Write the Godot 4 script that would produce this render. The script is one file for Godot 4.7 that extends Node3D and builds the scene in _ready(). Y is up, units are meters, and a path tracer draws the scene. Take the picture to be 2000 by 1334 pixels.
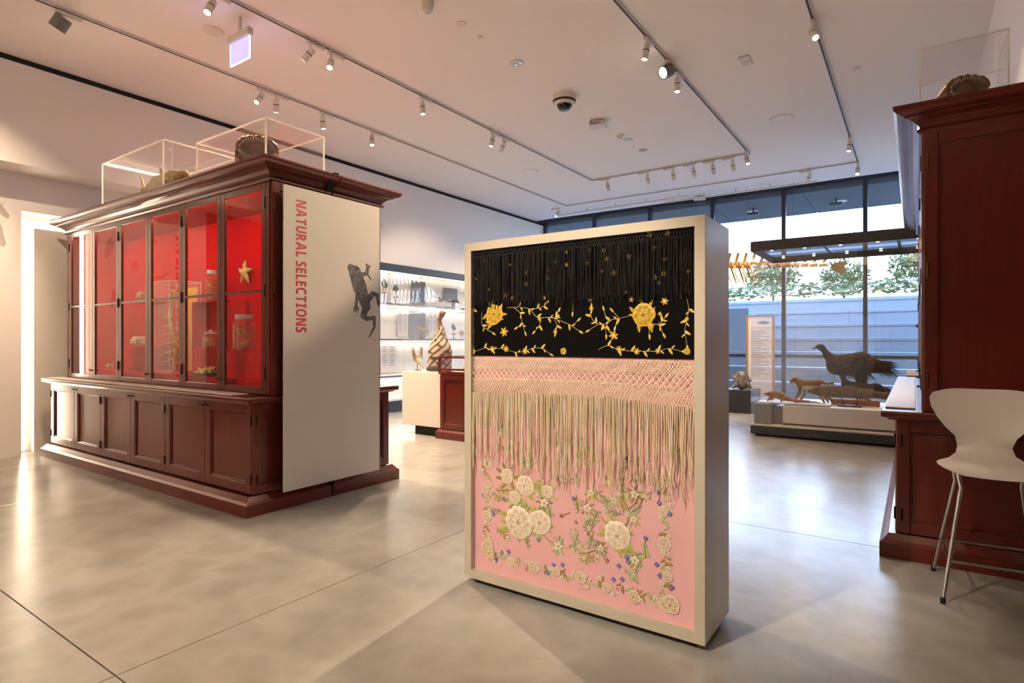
extends Node3D
# A museum gallery: mahogany showcases, a framed pair of embroidered shawls, glass vitrines with mounted animals, a wall of windows.
# World axes follow the room: -Z runs to the window wall, -X to the wall with the bird cases. Units are metres.

var M := {}
var names := {}
var rng := RandomNumberGenerator.new()

class MB:
	var v := PackedVector3Array()
	var n := PackedVector3Array()
	var c := PackedColorArray()
	var uv := PackedVector2Array()
	var col := Color.WHITE
	func last_tri(ca: Color, cb: Color) -> void:
		# first corner ca, the other two cb
		c[-3] = ca; c[-2] = cb; c[-1] = cb
	func p3(a: Vector3, b: Vector3, d: Vector3, na: Vector3, nb: Vector3, nd: Vector3) -> void:
		# front faces run clockwise
		if (a - d).cross(a - b).dot(na + nb + nd) < 0.0:
			var t := b; b = d; d = t
			t = nb; nb = nd; nd = t
		v.append_array([a, b, d]); n.append_array([na, nb, nd]); c.append_array([col, col, col])
		uv.append_array([Vector2.ZERO, Vector2.ZERO, Vector2.ZERO])
	func tri(a: Vector3, b: Vector3, d: Vector3, out: Vector3) -> void:
		var m := (a - d).cross(a - b)
		if m.length_squared() < 1e-16: return
		m = m.normalized()
		if m.dot(out) < 0.0: m = -m
		p3(a, b, d, m, m, m)
	func quad(a: Vector3, b: Vector3, d: Vector3, e: Vector3, out: Vector3) -> void:
		tri(a, b, d, out); tri(a, d, e, out)
	func box(ctr: Vector3, size: Vector3, bev := 0.0, bs := Basis()) -> void:
		var h := size * 0.5
		bev = minf(bev, minf(h.x, minf(h.y, h.z)) * 0.9)
		for ax in 3:
			var u := (ax + 1) % 3
			var w := (ax + 2) % 3
			for s in [-1.0, 1.0]:
				var q: Array[Vector3] = []
				for k in [[-1, -1], [1, -1], [1, 1], [-1, 1]]:
					var r := Vector3.ZERO
					r[ax] = s * h[ax]; r[u] = k[0] * (h[u] - bev); r[w] = k[1] * (h[w] - bev)
					q.append(ctr + bs * r)
				var o := Vector3.ZERO
				o[ax] = s
				quad(q[0], q[1], q[2], q[3], bs * o)
		if bev <= 0.0: return
		for ax in 3:
			var u := (ax + 1) % 3
			var w := (ax + 2) % 3
			for su in [-1.0, 1.0]:
				for sw in [-1.0, 1.0]:
					var q: Array[Vector3] = []
					for k in [[-1, 0], [1, 0], [1, 1], [-1, 1]]:
						var r := Vector3.ZERO
						r[ax] = k[0] * (h[ax] - bev)
						r[u] = su * (h[u] - (bev if k[1] == 1 else 0.0)); r[w] = sw * (h[w] - (0.0 if k[1] == 1 else bev))
						q.append(ctr + bs * r)
					var o := Vector3.ZERO
					o[u] = su; o[w] = sw
					quad(q[0], q[1], q[2], q[3], bs * o)
		for sx in [-1.0, 1.0]:
			for sy in [-1.0, 1.0]:
				for sz in [-1.0, 1.0]:
					var sg := Vector3(sx, sy, sz)
					tri(ctr + bs * (sg * Vector3(h.x, h.y - bev, h.z - bev)), ctr + bs * (sg * Vector3(h.x - bev, h.y, h.z - bev)), ctr + bs * (sg * Vector3(h.x - bev, h.y - bev, h.z)), bs * sg)
	func span(a: Vector3, b: Vector3, bev := 0.0) -> void:
		box((a + b) * 0.5, (b - a).abs(), bev)
	func grid(rows: Array, wrap_u: bool, out_hint := Vector3.ZERO, smooth := true) -> void:
		# rows of equally many points; smooth normals
		var nr := rows.size()
		var nc: int = rows[0].size()
		var nm: Array = []
		for i in nr:
			var line := PackedVector3Array()
			for j in nc:
				var i0 := maxi(i - 1, 0)
				var i1 := mini(i + 1, nr - 1)
				var j0 := (j - 1 + nc) % nc if wrap_u else maxi(j - 1, 0)
				var j1 := (j + 1) % nc if wrap_u else mini(j + 1, nc - 1)
				var du: Vector3 = rows[i][j1] - rows[i][j0]
				var dv: Vector3 = rows[i1][j] - rows[i0][j]
				line.append(du.cross(dv).normalized())
			nm.append(line)
		var flip := 1.0
		if out_hint == Vector3.ZERO:
			var acc := 0.0
			for i in nr:
				var mid := Vector3.ZERO
				for p in rows[i]: mid += p
				mid /= nc
				for j in nc: acc += nm[i][j].dot(rows[i][j] - mid)
			if acc < 0.0: flip = -1.0
		else:
			var tot := Vector3.ZERO
			for l in nm:
				for q in l: tot += q
			if tot.dot(out_hint) < 0.0: flip = -1.0
		for i in nr - 1:
			for j in (nc if wrap_u else nc - 1):
				var k := (j + 1) % nc
				var a: Vector3 = rows[i][j]
				var b: Vector3 = rows[i][k]
				var d: Vector3 = rows[i + 1][k]
				var e: Vector3 = rows[i + 1][j]
				if smooth:
					p3(a, b, d, nm[i][j] * flip, nm[i][k] * flip, nm[i + 1][k] * flip)
					p3(a, d, e, nm[i][j] * flip, nm[i + 1][k] * flip, nm[i + 1][j] * flip)
				else:
					quad(a, b, d, e, (nm[i][j] + nm[i][k] + nm[i + 1][k] + nm[i + 1][j]) * flip)
	func fan(ring: PackedVector3Array, out: Vector3) -> void:
		var mid := Vector3.ZERO
		for p in ring: mid += p
		mid /= ring.size()
		for j in ring.size(): tri(mid, ring[j], ring[(j + 1) % ring.size()], out)
	func tube(path: Array, r0: float, r1: float, sides := 8, caps := true, radii := []) -> void:
		var rows: Array = []
		var up := Vector3.ZERO
		for i in path.size():
			var t: Vector3 = (path[mini(i + 1, path.size() - 1)] - path[maxi(i - 1, 0)]).normalized()
			if up == Vector3.ZERO: up = (Vector3.UP if absf(t.y) < 0.9 else Vector3.RIGHT)
			var s := t.cross(up).normalized()
			up = s.cross(t).normalized()
			var r: float = radii[i] if radii.size() else lerpf(r0, r1, float(i) / maxi(path.size() - 1, 1))
			var ring := PackedVector3Array()
			for k in sides:
				var a := TAU * k / sides
				ring.append(path[i] + (s * cos(a) + up * sin(a)) * r)
			rows.append(ring)
		grid(rows, true)
		if caps:
			fan(rows[0], path[0] - path[1])
			fan(rows[-1], path[-1] - path[-2])
	func lathe(profile: Array, at: Vector3, segs := 20, bs := Basis(), sharp := false) -> void:
		# profile of (radius, height)
		var rows: Array = []
		for q in profile:
			var ring := PackedVector3Array()
			for k in segs:
				var a := TAU * k / segs
				ring.append(at + bs * Vector3(cos(a) * q.x, q.y, sin(a) * q.x))
			rows.append(ring)
		if sharp:
			for i in rows.size() - 1: grid([rows[i], rows[i + 1]], true)
		else: grid(rows, true)
		if profile[0].x > 1e-4: fan(rows[0], bs * Vector3(0, profile[0].y - profile[-1].y - 1e-6, 0))
		if profile[-1].x > 1e-4: fan(rows[-1], bs * Vector3(0, profile[-1].y - profile[0].y + 1e-6, 0))
	func mould(x0: float, x1: float, z0: float, z1: float, profile: Array, cap := true, back := true) -> void:
		# a mitred moulding round a rectangle: profile of (offset outwards, height)
		var kb := 1.0 if back else 0.0
		for i in profile.size() - 1:
			var a: Vector2 = profile[i]
			var b: Vector2 = profile[i + 1]
			var ra := [Vector3(x0 - a.x, a.y, z0 - a.x * kb), Vector3(x1 + a.x, a.y, z0 - a.x * kb), Vector3(x1 + a.x, a.y, z1 + a.x), Vector3(x0 - a.x, a.y, z1 + a.x)]
			var rb := [Vector3(x0 - b.x, b.y, z0 - b.x * kb), Vector3(x1 + b.x, b.y, z0 - b.x * kb), Vector3(x1 + b.x, b.y, z1 + b.x), Vector3(x0 - b.x, b.y, z1 + b.x)]
			var t := b - a
			for k in 4:
				var o: Vector3 = [Vector3.FORWARD, Vector3.RIGHT, Vector3.BACK, Vector3.LEFT][k]
				quad(ra[k], ra[(k + 1) % 4], rb[(k + 1) % 4], rb[k], o * t.y + Vector3.UP * -t.x)
		if cap:
			for e in [profile[0], profile[-1]]:
				quad(Vector3(x0 - e.x, e.y, z0 - e.x * kb), Vector3(x1 + e.x, e.y, z0 - e.x * kb), Vector3(x1 + e.x, e.y, z1 + e.x), Vector3(x0 - e.x, e.y, z1 + e.x), Vector3.UP * (1.0 if e == profile[-1] else -1.0))
	func prism(poly: PackedVector2Array, xf: Transform3D, depth: float) -> void:
		# outline in the xy plane of xf, from z = 0 to depth
		var ids := Geometry2D.triangulate_polygon(poly)
		for z in [0.0, depth]:
			for k in range(0, ids.size(), 3):
				var q: Array[Vector3] = []
				for m in 3: q.append(xf * Vector3(poly[ids[k + m]].x, poly[ids[k + m]].y, z))
				tri(q[0], q[1], q[2], xf.basis.z * (1.0 if z > 0.0 else -1.0))
		var turn := 0.0
		for k in poly.size(): turn += poly[k].cross(poly[(k + 1) % poly.size()])
		for k in poly.size():
			var a := poly[k]
			var b := poly[(k + 1) % poly.size()]
			var e := Vector2(b.y - a.y, a.x - b.x) * signf(turn)
			quad(xf * Vector3(a.x, a.y, 0), xf * Vector3(b.x, b.y, 0), xf * Vector3(b.x, b.y, depth), xf * Vector3(a.x, a.y, depth), xf.basis * Vector3(e.x, e.y, 0))
	func mesh() -> ArrayMesh:
		var arr := []
		arr.resize(Mesh.ARRAY_MAX)
		arr[Mesh.ARRAY_VERTEX] = v; arr[Mesh.ARRAY_NORMAL] = n; arr[Mesh.ARRAY_COLOR] = c; arr[Mesh.ARRAY_TEX_UV] = uv
		var m := ArrayMesh.new()
		m.add_surface_from_arrays(Mesh.PRIMITIVE_TRIANGLES, arr)
		return m

func body(bones: Array, cell: float, k: float, tint: Callable, squash := Vector3.ONE, rough := 0.0) -> ArrayMesh:
	# one continuous skin round tapered bones [a, b, ra, rb] (smooth union, surface nets)
	var lo := Vector3(1e9, 1e9, 1e9)
	var hi := -lo
	for b in bones:
		var r: float = maxf(b[2], b[3]) + k
		for e in [b[0], b[1]]:
			lo = lo.min(e - Vector3.ONE * r); hi = hi.max(e + Vector3.ONE * r)
	lo -= Vector3.ONE * cell * 2.0
	var dim := Vector3i((hi - lo) / cell) + Vector3i(4, 4, 4)
	var nx := dim.x
	var nxy := dim.x * dim.y
	var f := PackedFloat32Array()
	f.resize(nxy * dim.z); f.fill(1.0)
	for b in bones:
		var a: Vector3 = b[0]
		var ab: Vector3 = b[1] - a
		var ll := maxf(ab.length_squared(), 1e-9)
		var ra: float = b[2]
		var rd: float = b[3] - ra
		var mr := maxf(b[2], b[3]) + k + cell * 2.0
		var c0 := Vector3i((a.min(b[1]) - Vector3.ONE * mr - lo) / cell).clamp(Vector3i.ZERO, dim - Vector3i.ONE)
		var c1 := Vector3i((a.max(b[1]) + Vector3.ONE * mr - lo) / cell).clamp(Vector3i.ZERO, dim - Vector3i.ONE)
		for z in range(c0.z, c1.z + 1):
			for y in range(c0.y, c1.y + 1):
				var at := z * nxy + y * nx
				for x in range(c0.x, c1.x + 1):
					var p := lo + Vector3(x, y, z) * cell - a
					var t := clampf(p.dot(ab) / ll, 0.0, 1.0)
					var d := (p - ab * t).length() - ra - rd * t
					var o := f[at + x]
					var h := maxf(k - absf(o - d), 0.0) / k
					f[at + x] = minf(o, d) - h * h * k * 0.25
	var ids := {}
	var pts := PackedVector3Array()
	var cs := [0, 1, nx, nx + 1, nxy, nxy + 1, nxy + nx, nxy + nx + 1]
	var off := [Vector3(0, 0, 0), Vector3(1, 0, 0), Vector3(0, 1, 0), Vector3(1, 1, 0), Vector3(0, 0, 1), Vector3(1, 0, 1), Vector3(0, 1, 1), Vector3(1, 1, 1)]
	var ed := [[0, 1], [2, 3], [4, 5], [6, 7], [0, 2], [1, 3], [4, 6], [5, 7], [0, 4], [1, 5], [2, 6], [3, 7]]
	var quads: Array[PackedInt32Array] = []
	for z in dim.z - 1:
		for y in dim.y - 1:
			for x in dim.x - 1:
				var at := z * nxy + y * nx + x
				var inside := 0
				for m in 8:
					if f[at + cs[m]] < 0.0: inside += 1
				if inside == 0 or inside == 8: continue
				var s := Vector3.ZERO
				var cnt := 0
				for e in ed:
					var fa := f[at + cs[e[0]]]
					var fb := f[at + cs[e[1]]]
					if (fa < 0.0) != (fb < 0.0):
						s += off[e[0]].lerp(off[e[1]], fa / (fa - fb)); cnt += 1
				ids[at] = pts.size()
				pts.append(lo + (Vector3(x, y, z) + s / cnt) * cell)
				if x > 0 and y > 0 and z > 0:
					var neg := f[at] < 0.0
					for e in [[1, nx, nxy], [nx, nxy, 1], [nxy, 1, nx]]:
						if (f[at + e[0]] < 0.0) != neg: quads.append(PackedInt32Array([at, at - e[1], at - e[1] - e[2], at - e[2], 1 if neg else 0]))
	var nm := PackedVector3Array()
	nm.resize(pts.size())
	var idx := PackedInt32Array()
	for q in quads:
		if not (ids.has(q[0]) and ids.has(q[1]) and ids.has(q[2]) and ids.has(q[3])): continue
		var a: int = ids[q[0]]
		var b: int = ids[q[1]]
		var d: int = ids[q[2]]
		var e: int = ids[q[3]]
		if q[4] == 1: idx.append_array([a, d, b, a, e, d])
		else: idx.append_array([a, b, d, a, d, e])
	for i in range(0, idx.size(), 3):
		var fn := (pts[idx[i]] - pts[idx[i + 2]]).cross(pts[idx[i]] - pts[idx[i + 1]])
		for m in 3: nm[idx[i + m]] += fn
	var cl := PackedColorArray()
	for i in pts.size():
		nm[i] = nm[i].normalized()
		cl.append(tint.call(pts[i], nm[i]))
		if rough > 0.0: pts[i] += nm[i] * rng.randf_range(-rough, rough)
		pts[i] *= squash
		nm[i] = (nm[i] / squash).normalized()
	var arr := []
	arr.resize(Mesh.ARRAY_MAX)
	arr[Mesh.ARRAY_VERTEX] = pts; arr[Mesh.ARRAY_NORMAL] = nm; arr[Mesh.ARRAY_COLOR] = cl; arr[Mesh.ARRAY_INDEX] = idx
	var m := ArrayMesh.new()
	m.add_surface_from_arrays(Mesh.PRIMITIVE_TRIANGLES, arr)
	return m

func plain(c: Color) -> Callable:
	return func(_p: Vector3, _n: Vector3) -> Color: return c

func mottled(a: Color, b: Color, scale: float, seed_: int) -> Callable:
	var nz := FastNoiseLite.new()
	nz.seed = seed_; nz.frequency = scale
	return func(p: Vector3, _n: Vector3) -> Color: return a.lerp(b, clampf(nz.get_noise_3dv(p) * 1.2 + 0.5, 0.0, 1.0))

# ---- naming and grouping -------------------------------------------------
func numbered(called: String) -> String:
	names[called] = names.get(called, -1) + 1
	return called if names[called] == 0 else "%s_%03d" % [called, names[called]]

func tag(o: Node3D, label: String, category: String, group := "") -> Node3D:
	o.set_meta("label", label); o.set_meta("category", category)
	if group: o.set_meta("group", group)
	return o

func thing(called: String, label: String, category: String, at := Vector3.ZERO, turn := 0.0, group := "") -> Node3D:
	var o := Node3D.new()
	o.name = numbered(called); add_child(o)
	o.position = at; o.rotation.y = turn
	return tag(o, label, category, group)

func part(parent: Node3D, called: String, m: Variant, mat: Material, at := Vector3.ZERO, turn := 0.0) -> MeshInstance3D:
	var o := MeshInstance3D.new()
	o.name = called
	o.mesh = m.mesh() if m is MB else m
	o.material_override = mat
	o.position = at; o.rotation.y = turn
	parent.add_child(o, true)
	return o

func struct(called: String, m: MB, mat: Material) -> MeshInstance3D:
	var o := part(self, called, m, mat)
	o.set_meta("kind", "structure")
	return o

func solo(called: String, label: String, category: String, m: Variant, mat: Material, at := Vector3.ZERO, turn := 0.0, group := "") -> MeshInstance3D:
	var o := part(self, numbered(called), m, mat, at, turn)
	tag(o, label, category, group)
	return o

func copy(o: Node3D, base: String, at: Vector3, turn: float, label := "") -> Node3D:
	var r: Node3D = o.duplicate()
	r.name = numbered(base); add_child(r)
	r.position = at; r.rotation.y = turn
	if label: r.set_meta("label", label)
	return r

func sheet(a: Vector3, b: Vector3) -> MB:
	# a pane: the middle plane of the slab from a to b, as the pane material is a sheet of glass
	var m := MB.new()
	var d := (b - a).abs()
	var ax := d.min_axis_index()
	var u := (ax + 1) % 3
	var w := (ax + 2) % 3
	var q: Array[Vector3] = []
	for k in [[0, 0], [1, 0], [1, 1], [0, 1]]:
		var p := (a + b) * 0.5
		p[u] = [a, b][k[0]][u]; p[w] = [a, b][k[1]][w]
		q.append(p)
	var o := Vector3.ZERO
	o[ax] = 1.0
	m.quad(q[0], q[1], q[2], q[3], o)
	return m

func one(a: Vector3, b: Vector3, bev := 0.0) -> MB:
	var m := MB.new()
	m.span(a, b, bev)
	return m

# ---- materials -----------------------------------------------------------
func mat(called: String, c: Color, rough := 0.6, metal := 0.0) -> StandardMaterial3D:
	var m := StandardMaterial3D.new()
	m.albedo_color = c; m.roughness = rough; m.metallic = metal
	m.resource_name = called
	M[called] = m
	return m

func painted(called: String, rough := 0.7) -> StandardMaterial3D:
	var m := mat(called, Color.WHITE, rough)
	m.vertex_color_use_as_albedo = true
	return m

func noise_tex(freq: float, octaves: int, seed_: int, ramp: Array, size := 512, kind := FastNoiseLite.TYPE_SIMPLEX_SMOOTH) -> ImageTexture:
	# seamless noise looked up in a ramp of [position, colour]
	var nz := FastNoiseLite.new()
	nz.noise_type = kind; nz.seed = seed_; nz.frequency = freq
	nz.fractal_octaves = octaves
	var im := nz.get_seamless_image(size, size)
	var g := Gradient.new()
	g.offsets = PackedFloat32Array(ramp.map(func(r): return r[0]))
	g.colors = PackedColorArray(ramp.map(func(r): return r[1]))
	var lut := PackedByteArray()
	for i in 256:
		var q := g.sample(i / 255.0)
		lut.append_array([int(q.r * 255), int(q.g * 255), int(q.b * 255)])
	im.convert(Image.FORMAT_L8)
	var src := im.get_data()
	var dst := PackedByteArray()
	dst.resize(size * size * 3)
	for i in size * size:
		var b := src[i] * 3
		dst[i * 3] = lut[b]; dst[i * 3 + 1] = lut[b + 1]; dst[i * 3 + 2] = lut[b + 2]
	var res := Image.create_from_data(size, size, false, Image.FORMAT_RGB8, dst)
	return ImageTexture.create_from_image(res)

func tri_map(m: StandardMaterial3D, tex: Texture2D, scale: Vector3) -> StandardMaterial3D:
	m.albedo_texture = tex
	m.uv1_triplanar = true; m.uv1_world_triplanar = true
	m.uv1_scale = scale
	return m

func pane_mat(called: String, c: Color, alpha: float) -> StandardMaterial3D:
	var m := mat(called, Color(c.r, c.g, c.b, alpha), 0.0)
	m.transparency = BaseMaterial3D.TRANSPARENCY_ALPHA
	return m

func glow_mat(called: String, c: Color, energy: float) -> StandardMaterial3D:
	var m := mat(called, Color(0.9, 0.9, 0.9), 0.5)
	m.emission_enabled = true; m.emission = c; m.emission_energy_multiplier = energy
	return m

func make_materials() -> void:
	var g := func(v: float) -> Color: return Color(v, v, v)
	var grain := noise_tex(0.012, 5, 3, [[0.0, Color(0.86, 0.84, 0.82)], [0.42, Color(0.94, 0.92, 0.9)], [0.55, Color(1, 0.98, 0.97)], [1.0, Color(0.9, 0.86, 0.84)]])
	for w in [["wood_up", Vector3(3.2, 0.22, 3.2)], ["wood_x", Vector3(0.22, 3.2, 3.2)], ["wood_z", Vector3(3.2, 3.2, 0.22)]]:
		var m := mat(w[0], Color(0.37, 0.108, 0.062), 0.3)
		tri_map(m, grain, w[1])
		m.clearcoat_enabled = true; m.clearcoat = 0.5; m.clearcoat_roughness = 0.12
	mat("brass", Color(0.36, 0.27, 0.15), 0.35, 0.9)
	mat("dark_iron", Color(0.06, 0.05, 0.045), 0.45, 0.5)
	mat("plaster", Color(0.91, 0.89, 0.88), 0.85)
	mat("ceiling_paint", Color(0.94, 0.92, 0.91), 0.9)
	mat("panel_white", Color(0.86, 0.84, 0.81), 0.55)
	mat("panel_gloss", Color(0.84, 0.82, 0.79), 0.22)
	mat("black", Color(0.015, 0.015, 0.016), 0.7)
	mat("white_metal", Color(0.85, 0.83, 0.8), 0.4)
	mat("grey_metal", Color(0.42, 0.42, 0.43), 0.4, 0.3)
	mat("case_dark", Color(0.16, 0.16, 0.17), 0.45)
	mat("case_grey", Color(0.42, 0.42, 0.42), 0.5)
	mat("rail_dark", Color(0.2, 0.16, 0.13), 0.5)
	mat("mullion", Color(0.16, 0.19, 0.24), 0.45, 0.2)
	mat("chrome", Color(0.78, 0.77, 0.76), 0.12, 1.0)
	mat("rubber", Color(0.03, 0.03, 0.03), 0.8)
	mat("chair_white", Color(0.88, 0.86, 0.84), 0.4)
	mat("red_lining", Color(0.74, 0.0, 0.05), 0.95)
	M.red_lining.metallic_specular = 0.0
	mat("red_ink", Color(0.66, 0.01, 0.08), 0.5)
	mat("red_ink_light", Color(0.8, 0.2, 0.26), 0.5)
	mat("grey_ink", Color(0.7, 0.67, 0.64), 0.8)
	mat("text_ink", Color(0.5, 0.49, 0.47), 0.8)
	mat("label_card", Color(0.83, 0.8, 0.78), 0.5)
	mat("frame_silver", Color(0.8, 0.77, 0.7), 0.42, 0.25)
	mat("case_side", Color(0.9, 0.89, 0.89), 0.3)
	mat("pink_silk", Color(0.9, 0.69, 0.7), 0.55)
	mat("black_silk", Color(0.035, 0.03, 0.03), 0.75)
	M.black_silk.metallic_specular = 0.2
	mat("yellow_board", Color(0.95, 0.72, 0.08), 0.6)
	mat("oak_board", Color(0.66, 0.37, 0.16), 0.5)
	mat("perch_wood", Color(0.5, 0.28, 0.16), 0.5)
	mat("concrete_out", Color(0.37, 0.42, 0.47), 0.85)
	mat("soffit", Color(0.3, 0.33, 0.36), 0.8)
	mat("bark", Color(0.2, 0.15, 0.1), 0.9)
	mat("bone", Color(0.72, 0.56, 0.3), 0.6)
	mat("lens_dark", Color(0.03, 0.035, 0.05), 0.08)
	painted("hide", 0.75); painted("feathers", 0.65); painted("thread", 0.42); painted("cord", 0.6); painted("specimen", 0.5); painted("leafage", 0.7)
	M.specimen.metallic_specular = 0.25; M.hide.metallic_specular = 0.15; M.feathers.metallic_specular = 0.2
	M.leafage.backlight_enabled = true; M.leafage.backlight = Color(0.3, 0.4, 0.2)
	pane_mat("pane", Color(0.9, 0.95, 0.94), 0.05)
	pane_mat("acrylic", Color(0.97, 0.96, 0.93), 0.05)
	pane_mat("acrylic_edge", Color(1, 0.98, 0.95), 0.62)
	M.acrylic_edge.roughness = 0.25
	pane_mat("amber", Color(0.85, 0.42, 0.05), 0.3)
	glow_mat("led_warm", Color(1.0, 0.92, 0.82), 3.0)
	glow_mat("led_case", Color(1.0, 0.95, 0.88), 2.2)
	glow_mat("lamp_lens", Color(1.0, 0.9, 0.74), 7.0)
	glow_mat("sign_glow", Color(0.62, 0.62, 1.0), 0.9)
	glow_mat("sign_edge", Color(0.85, 0.88, 1.0), 2.5)
	# polished concrete: broad clouds, fine speckle
	var slab := mat("concrete", Color(0.6, 0.59, 0.57), 0.26)
	tri_map(slab, noise_tex(0.006, 6, 11, [[0.0, g.call(0.86)], [0.35, g.call(0.94)], [0.6, g.call(1.0)], [1.0, g.call(0.9)]]), Vector3(0.43, 0.43, 0.43))
	slab.metallic_specular = 0.36
	slab.roughness_texture = noise_tex(0.02, 4, 5, [[0.0, g.call(0.75)], [1.0, g.call(1.0)]], 256)
	mat("joint", Color(0.2, 0.19, 0.18), 0.9)

func _ready() -> void:
	rng.seed = 7
	set_view()
	make_materials()
	build_room()
	build_windows()
	build_outside()
	build_track_lights()
	build_ceiling_fittings()
	build_cabinets()
	build_cabinet_contents()
	build_title_panel()
	build_acrylic_boxes()
	build_shawl_case()
	build_pink_shawl()
	build_black_shawl()
	build_bird_wall()
	build_island_vitrine()
	build_glass_vitrine()
	build_window_exhibits()
	build_stool()

func set_view() -> void:
	var cam := Camera3D.new()
	cam.name = "camera"
	cam.position = Vector3(0, 1.4, 0)
	cam.rotation_degrees = Vector3(0, 34.6, 0)
	cam.fov = 60.66
	cam.near = 0.05; cam.far = 200.0
	add_child(cam)
	cam.current = true
	var we := WorldEnvironment.new()
	we.name = "environment"
	var env := Environment.new()
	var sky := Sky.new()
	var sm := ProceduralSkyMaterial.new()
	sm.sky_top_color = Color(0.68, 0.81, 1.0)
	sm.sky_horizon_color = Color(0.86, 0.93, 1.0)
	sm.ground_horizon_color = Color(0.8, 0.86, 0.92)
	sm.ground_bottom_color = Color(0.45, 0.48, 0.5)
	sm.sun_angle_max = 1.0
	sm.energy_multiplier = 11.5
	sky.sky_material = sm
	env.background_mode = Environment.BG_SKY
	env.sky = sky
	env.tonemap_mode = Environment.TONE_MAPPER_LINEAR
	env.tonemap_exposure = 1.16
	env.sdfgi_enabled = true; env.ssao_enabled = true; env.ssil_enabled = true
	we.environment = env
	add_child(we)

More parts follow.
